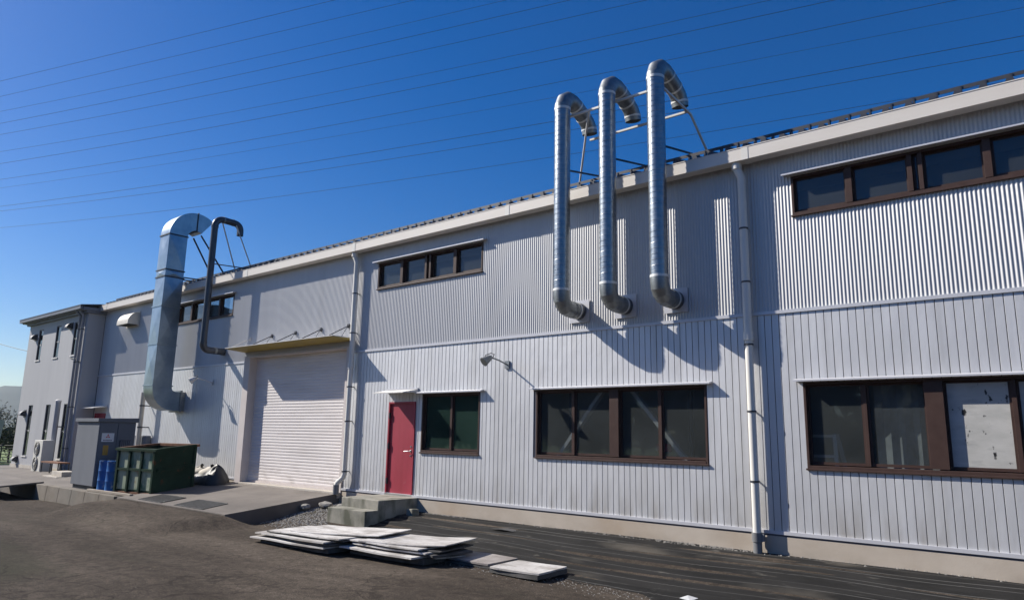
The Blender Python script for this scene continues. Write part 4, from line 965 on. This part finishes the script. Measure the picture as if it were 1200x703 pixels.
for i, (xx, yy, lab, s) in enumerate(((-18.55, -.42, 'white sack on the black heap, nearer the green skip', .30), (-18.10, -.38, 'white sack on the black heap, nearer the roller shutter', .32))):
    o = MB(); n = 18
    e2 = empty('white_sack', (xx, yy, .43), lab, 'sack', 'white sacks on the black heap')
    lump(xx, yy, .40, s, .24, .16, 30+i, 'sack_body', M['sack'], e2, 18, 2.2, 2., .06)
    m = MB(); m.tube([(xx+.1, yy, .54), (xx+.14, yy-.02, .61), (xx+.2, yy-.04, .60)], [.03, .025, .045], 8); m.build('sack_tie', M['bag'], e2, smooth=60)
# ================================================================== patio by the annex
e = empty('air_conditioner', (-28.1, -1.0, -.1), 'ivory two fan outdoor air conditioner unit in front of the annex', 'air conditioner')
ax0, ax1, ay0, ay1, az0, az1 = -28.55, -27.75, -1.22, -.86, -.02, 1.06
m = MB(); m.box(ax0, ax1, ay0, ay1, az0, az1); m.build('casing', M['ac'], e, bevel=.015)
for zc in (.27, .77):
    m = MB(); m.disc((ax0+.34, ay0-.004, zc), (0, 1, 0), .235, .03, 30); g = m.build('fan_grille', M['ac_dark'], e, smooth=40)
    m = MB()
    for rr_ in (.06, .11, .16, .21): 
        m.tube([(ax0+.34+rr_*math.cos(q*.2618), ay0-.025, zc+rr_*math.sin(q*.2618)) for q in range(25)], .006, 5)
    m.build('guard', M['ac'], g)
    m = MB(); m.disc((ax0+.34, ay0-.03, zc), (0, 1, 0), .05, .02, 16); m.build('hub', M['ac'], g)
m = MB(); m.box(ax0+.05, ax0+.15, ay0, ay1, -.1, az0); m.box(ax1-.15, ax1-.05, ay0, ay1, -.1, az0); m.build('foot', M['ac_dark'], e)
e = empty('bench_stand', (-26.3, -1.3, -.1), 'low rusty steel stand between air conditioner and cabinet', 'stand')
m = MB(); m.box(-27.3, -25.75, -1.35, -1.0, .36, .40); m.build('top', M['rust'], e)
for xx in (-27.27, -26.5, -25.8):
    for yy in (-1.34, -1.04): m = MB(); m.box(xx, xx+.03, yy, yy+.03, -.09, .359); m.build('leg', M['dark_metal'], e)
for (a, b, c, d, zz0, zz1, lab) in ((-25.75, -24.55, -1.75, -1.25, -.085, .03, 'lower pale concrete slab by the foot of the grey cabinet'), (-25.45, -24.6, -1.60, -1.15, .032, .17, 'upper pale concrete slab by the foot of the grey cabinet')):
    m = MB(); m.box(a, b, c, d, zz0, zz1); tag(m.build('concrete_slab', M['blockc'], bevel=.01), lab, 'slab', 'pale slabs beside the cabinet')
e = empty('vent_pipe', (-28.0, -.80, -.1), 'thick grey vent pipe standing before the lower right slit window', 'vent pipe')
m = MB(); m.tube([(-28.0, -.84, -.09), (-28.0, -.84, 2.36)], .085, 18); m.build('pipe', M['annex'], e, smooth=50)
m = MB(); m.tube([(-28.0, -.84, 2.36), (-28.0, -.84, 2.41), (-28.0, -.84, 2.45)], [.10, .10, .05], 18); m.build('cap', M['white_metal'], e, smooth=40)
m = MB(); m.box(-28.15, -27.85, -.76, AY+.002, 1.5, 1.54); m.build('bracket', M['dark_metal'], e)
# rusty plate bridging the drop at the yard's left edge
e = empty('steel_plate', (-24.6, -3.1, -.1), 'rusty steel plate on blocks at the left edge of the yard', 'steel plate')
m = MB(); m.hexa([(-26.5, -3.75, -.14), (-23.35, -3.60, -.14), (-23.35, -2.45, -.05), (-26.5, -2.45, -.05)], [(-26.5, -3.75, -.10), (-23.35, -3.60, -.10), (-23.35, -2.45, -.01), (-26.5, -2.45, -.01)]); m.build('plate', M['ramp'], e)
m = MB(); m.box(-26.5, -23.33, -3.79, -3.752, -.24, -.09); m.build('edge_channel', M['rust'], e)
for (xx, lab) in ((-25.6, 'leftmost concrete block propping the rusty plate'), (-24.5, 'concrete block under the middle of the rusty plate')):
    m = MB(); m.box(xx, xx+.55, -3.7, -3.3, -.55, -.245); tag(m.build('concrete_block', M['blockc'], bevel=.012), lab, 'block', 'blocks under the rusty plate')
e = empty('pallet', (-24.3, -4.4, -.45), 'low weathered timber pallet on the asphalt before the rusty plate', 'pallet')
for k in range(5): m = MB(); m.box(-26.0, -23.1, -4.55+k*.15, -4.43+k*.15, -.36, -.335); m.build('slat', M['timber'], e)
for xx in (-25.9, -24.6, -23.25): m = MB(); m.box(xx, xx+.1, -4.55, -3.83, -.455, -.361); m.build('bearer', M['timber'], e)
# ================================================================== background on the left
def tree(x, y, z, h, cr, lab, mleaf, seed, leaves=1500, ls=.14, cat='tree', group=None, dens=1.):
    rr = random.Random(seed); e = empty('tree' if h > 2.5 else 'shrub', (x, y, z), lab, cat, group); tr = MB(); tips = []
    def grow(p, d, L, r, lev):
        q = p+d*L; mid = p+d*L*.5+Vector((rr.uniform(-1, 1), rr.uniform(-1, 1), 0))*L*.06
        tr.tube([p, mid, q], [r, r*.85, r*.62], 6, caps=False); tips.append(q)
        if lev == 0: return
        for _ in range(rr.randint(3, 4)):
            nd = (d+Vector((rr.uniform(-1, 1), rr.uniform(-1, 1), rr.uniform(-.2, .6)))*.75).normalized(); grow(q-d*L*rr.uniform(0, .35), nd, L*rr.uniform(.55, .78), r*.6, lev-1)
    grow(Vector((x, y, z)), Vector((rr.uniform(-.08, .08), rr.uniform(-.08, .08), 1)).normalized(), h*.36, h*.028, 3)
    tr.build('trunk', M['bark'], e, smooth=60)
    lf = MB()
    for _ in range(leaves):
        t = rr.choice(tips); c = t+Vector((rr.gauss(0, 1), rr.gauss(0, 1), rr.gauss(0, .8)))*cr*.22
        a = Vector((rr.uniform(-1, 1), rr.uniform(-1, 1), rr.uniform(-1, 1))).normalized(); b_ = a.cross(Vector((rr.uniform(-1, 1), rr.uniform(-1, 1), rr.uniform(-1, 1)))).normalized(); s = ls*rr.uniform(.5, 1.2)
        lf.add([c-a*s, c+b_*s*.5, c+a*s, c-b_*s*.5], [(0, 1, 2, 3)])
    lf.build('crown', mleaf, e)
def far(px_az, dist): return (-math.sin(R_(px_az))*dist, -10+math.cos(R_(px_az))*dist)
spec = [(75.3, 52, 4.6, 'tall brownish half bare tree at the far left edge', 'leaf_dry', 900), (73.8, 55, 4.2, 'brownish thin crowned tree next to the annex corner', 'leaf_dry', 900), (76.6, 50, 4.4, 'brownish tree just outside the left picture edge', 'leaf_dry', 900), (72.6, 58, 3.9, 'brownish tree half hidden behind the annex', 'leaf_dry', 800)]
for i, (az, di, h, lab, lm, nl) in enumerate(spec):
    x, y = far(az, di); tree(x, y, -.45, h*.80, h*.34, lab, M[lm], 50+i, nl, .075, 'tree', 'half bare trees beyond the annex')
for i, (az, di, h, lab) in enumerate(((75.6, 46, 2.6, 'dark green bushy tree under the bare crowns, leftmost'), (74.2, 47, 2.4, 'dark green bushy tree under the bare crowns, near the annex'), (72.9, 49, 2.5, 'dark green bushy tree hidden by the annex edge'))):
    x, y = far(az, di); tree(x, y, -.45, h*.85, h*.5, lab, M['leaf_dark'], 80+i, 3600, .08, 'tree', 'dark bushy trees beyond the annex')
x, y = far(75.3, 43); e = empty('sign_board', (x, y, -.45), 'plain grey green board on posts at the far left edge', 'board')
d = Vector((math.cos(R_(75)), math.sin(R_(75)), 0))
m = MB(); c = Vector((x, y, 1.35))+d*-.6; m.hexa([c-d*1.0+Vector((0, 0, -.55)), c+d*.85+Vector((0, 0, -.62)), c+d*.85+Vector((.05, .1, -.62)), c-d*1.0+Vector((.05, .1, -.55))], [c-d*1.0+Vector((0, 0, .5)), c+d*.95+Vector((0, 0, .45)), c+d*.95+Vector((.05, .1, .45)), c-d*1.0+Vector((.05, .1, .5))]); m.build('panel', M['greyboard'], e)
m = MB(); m.tube([c-d*.8, c-d*.8+Vector((0, 0, -1.8))], .05, 8); m.tube([c+d*.7, c+d*.7+Vector((0, 0, -1.8))], .05, 8); m.build('post', M['dark_metal'], e)
e = empty('fence', (far(74.5, 40)[0], far(74.5, 40)[1], -.4), 'low dark mesh fence behind the annex corner', 'fence')
pa = Vector((*far(77.5, 42), 0)); pb = Vector((*far(71.5, 38), 0))
for k in range(7): q = pa.lerp(pb, k/6); m = MB(); m.tube([q+Vector((0, 0, -.42)), q+Vector((0, 0, .75))], .03, 6); m.build('post', M['hedge'], e)
for k in range(8): m = MB(); z = -.25+k*.13; m.tube([pa+Vector((0, 0, z)), pb+Vector((0, 0, z))], .014, 4); m.build('rail', M['hedge'], e)
x, y = far(73.55, 37); e = empty('bollard', (x, y, -.4), 'white marker post standing by the annex corner', 'post')
m = MB(); m.tube([(x, y, -.42), (x, y, .75)], .09, 10); m.build('post', M['white_metal'], e, smooth=50)
m = MB(); m.tube([(x, y, .751), (x, y, .80)], [.09, .03], 10); m.build('cap', M['white_metal'], e, smooth=50)
# mountain ridge
m = MB(); N = 90; rr = random.Random(3)
def ridge(a): return 92+28*math.exp(-((a-75.6)/2.2)**2)+14*math.sin(a*.55)+9*math.sin(a*1.7+1)+3*math.sin(a*5.1)
for i in range(N+1):
    a = 20+110*i/N
    for k in range(9):
        t = k/8; x, y = far(a, 950+420*t); h = -2+(ridge(a)+2)*(t**.8)*(1+.05*math.sin(a*9+t*7)*(1-t)); m.v.append((x, y, h*.56))
for i in range(N):
    for k in range(8): q = i*9+k; m.f.append((q, q+1, q+10, q+9))
kind(m.build('mountains', M['mount'], smooth=180), 'structure')
# unseen wood added behind the camera, giving the window panes something dark to mirror
m = MB(); rr = random.Random(12)
for i in range(60):
    cx = -95+i*2.6+rr.uniform(-1, 1); cy = -48+rr.uniform(-4, 4); hh = rr.uniform(6, 10.5)
    m.tube([(cx, cy, -.5), (cx+rr.uniform(-.3, .3), cy, hh*.5)], [.2, .1], 6)
    for _ in range(300):
        c = Vector((cx+rr.gauss(0, 1.5), cy+rr.gauss(0, 1.3), .4+rr.random()**.8*hh)); s_ = rr.uniform(.5, 1.1)
        a = Vector((rr.uniform(-1, 1), rr.uniform(-1, 1), rr.uniform(-1, 1))).normalized(); b_ = a.cross(Vector((rr.uniform(-1, 1), rr.uniform(-1, 1), rr.uniform(-1, 1)))).normalized()
        m.add([c-a*s_, c+b_*s_*.7, c+a*s_, c-b_*s_*.7], [(0, 1, 2, 3)])
kind(m.build('added_wood', M['leaf_dark']), 'stuff')
# ================================================================== overhead lines
def dir_px(px, py):
    a = (px-600)/832.1; b = (351.5-py)/832.1; return a*_r3+b*_u3+_f2
WD = Vector((-math.sin(R_(106)), math.cos(R_(106)), 0)); WN = Vector((WD.y, -WD.x, 0))
if WN.y < 0: WN = -WN
# measured sight lines (direction of each span where it crosses the frame) used to recover its height and sag
wires = [((0, 95.5), (300, 23), (394, 0)), ((0, 113.5), (300, 44), (487, 0)), ((0, 131), (300, 68), (595, 0)), ((0, 145), (300, 83.5), (670, 0)), ((0, 158), (300, 100.5), (760, 0)), ((0, 178), (300, 126), (860, 10)), ((0, 192), (300, 140), (860, 26)), ((0, 210.5), (300, 163), (860, 55)), ((0, 220.5), (300, 175.5), (860, 75)), ((0, 242), (300, 200), (860, 105)), ((0, 247.5), (300, 210), (860, 120)), ((0, 267), (300, 234), (860, 150))]
ordn = ['topmost', 'second from top', 'third from top', 'fourth from top', 'fifth from top', 'sixth from top', 'sixth from bottom', 'fifth from bottom', 'fourth from bottom', 'third from bottom', 'second from bottom', 'lowest']
for i, w in enumerate(wires):
    dist = 52+6*(i % 3)
    pts = []
    for (px, py) in w:
        d = dir_px(px, py); k = dist/(d.dot(WN)); P_ = CAM+d*k; pts.append(((P_-CAM).dot(WD), P_.z))
    (s0, h0), (s1, h1), (s2, h2) = pts
    def hz(s): return h0*(s-s1)*(s-s2)/((s0-s1)*(s0-s2))+h1*(s-s0)*(s-s2)/((s1-s0)*(s1-s2))+h2*(s-s0)*(s-s1)/((s2-s0)*(s2-s1))
    lo, hi = min(s0, s2)-40, max(s0, s2)+15
    def hx(s):
        s_c = min(max(s, min(s0, s2)-8), max(s0, s2)+6); e_ = 1e-2; return hz(s_c)+(hz(s_c+e_)-hz(s_c-e_))/(2*e_)*(s-s_c)
    path = []
    for k in range(41):
        s = lo+(hi-lo)*k/40; P_ = CAM+WD*s+WN*dist; path.append((P_.x, P_.y, hx(s)))
    m = MB(); m.tube(path, .020 if i != 8 else .015, 5)
    o = m.build('power_line', M['wire']); tag(o, 'thin dark power line crossing the sky, %s of the twelve' % ordn[i], 'power line', 'power lines crossing the sky')
# service cable to the annex
m = MB(); p0 = Vector((-27.45, AY-.10, 3.85)); d = dir_px(0, 403); k = 46; p1 = CAM+d.normalized()*k*1.0
path = []
for i in range(21):
    t = i/20*1.3; q = p0.lerp(p1, t); path.append((q.x, q.y, q.z-.25*math.sin(math.pi*min(t, 1))*.3))
m.tube(path, .014, 5); tag(m.build('service_cable', M['cable']), 'thin black service cable running to the annex front', 'cable')
# ================================================================== the air between here and the mountains
m = MB(); m.box(-1700, 1700, -1700, 1700, -4, 96)
hm = bpy.data.materials.new('air'); hm.use_nodes = True; hn = hm.node_tree; hn.nodes.remove(hn.nodes['Principled BSDF'])
pv = hn.nodes.new('ShaderNodeVolumePrincipled'); pv.inputs['Color'].default_value = (.72, .86, 1, 1); pv.inputs['Density'].default_value = .00019; pv.inputs['Anisotropy'].default_value = .2
hn.links.new(pv.outputs[0], hn.nodes['Material Output'].inputs['Volume'])
kind(m.build('haze', hm), 'stuff')
print('boards', nbd, 'objects', len(bpy.data.objects))
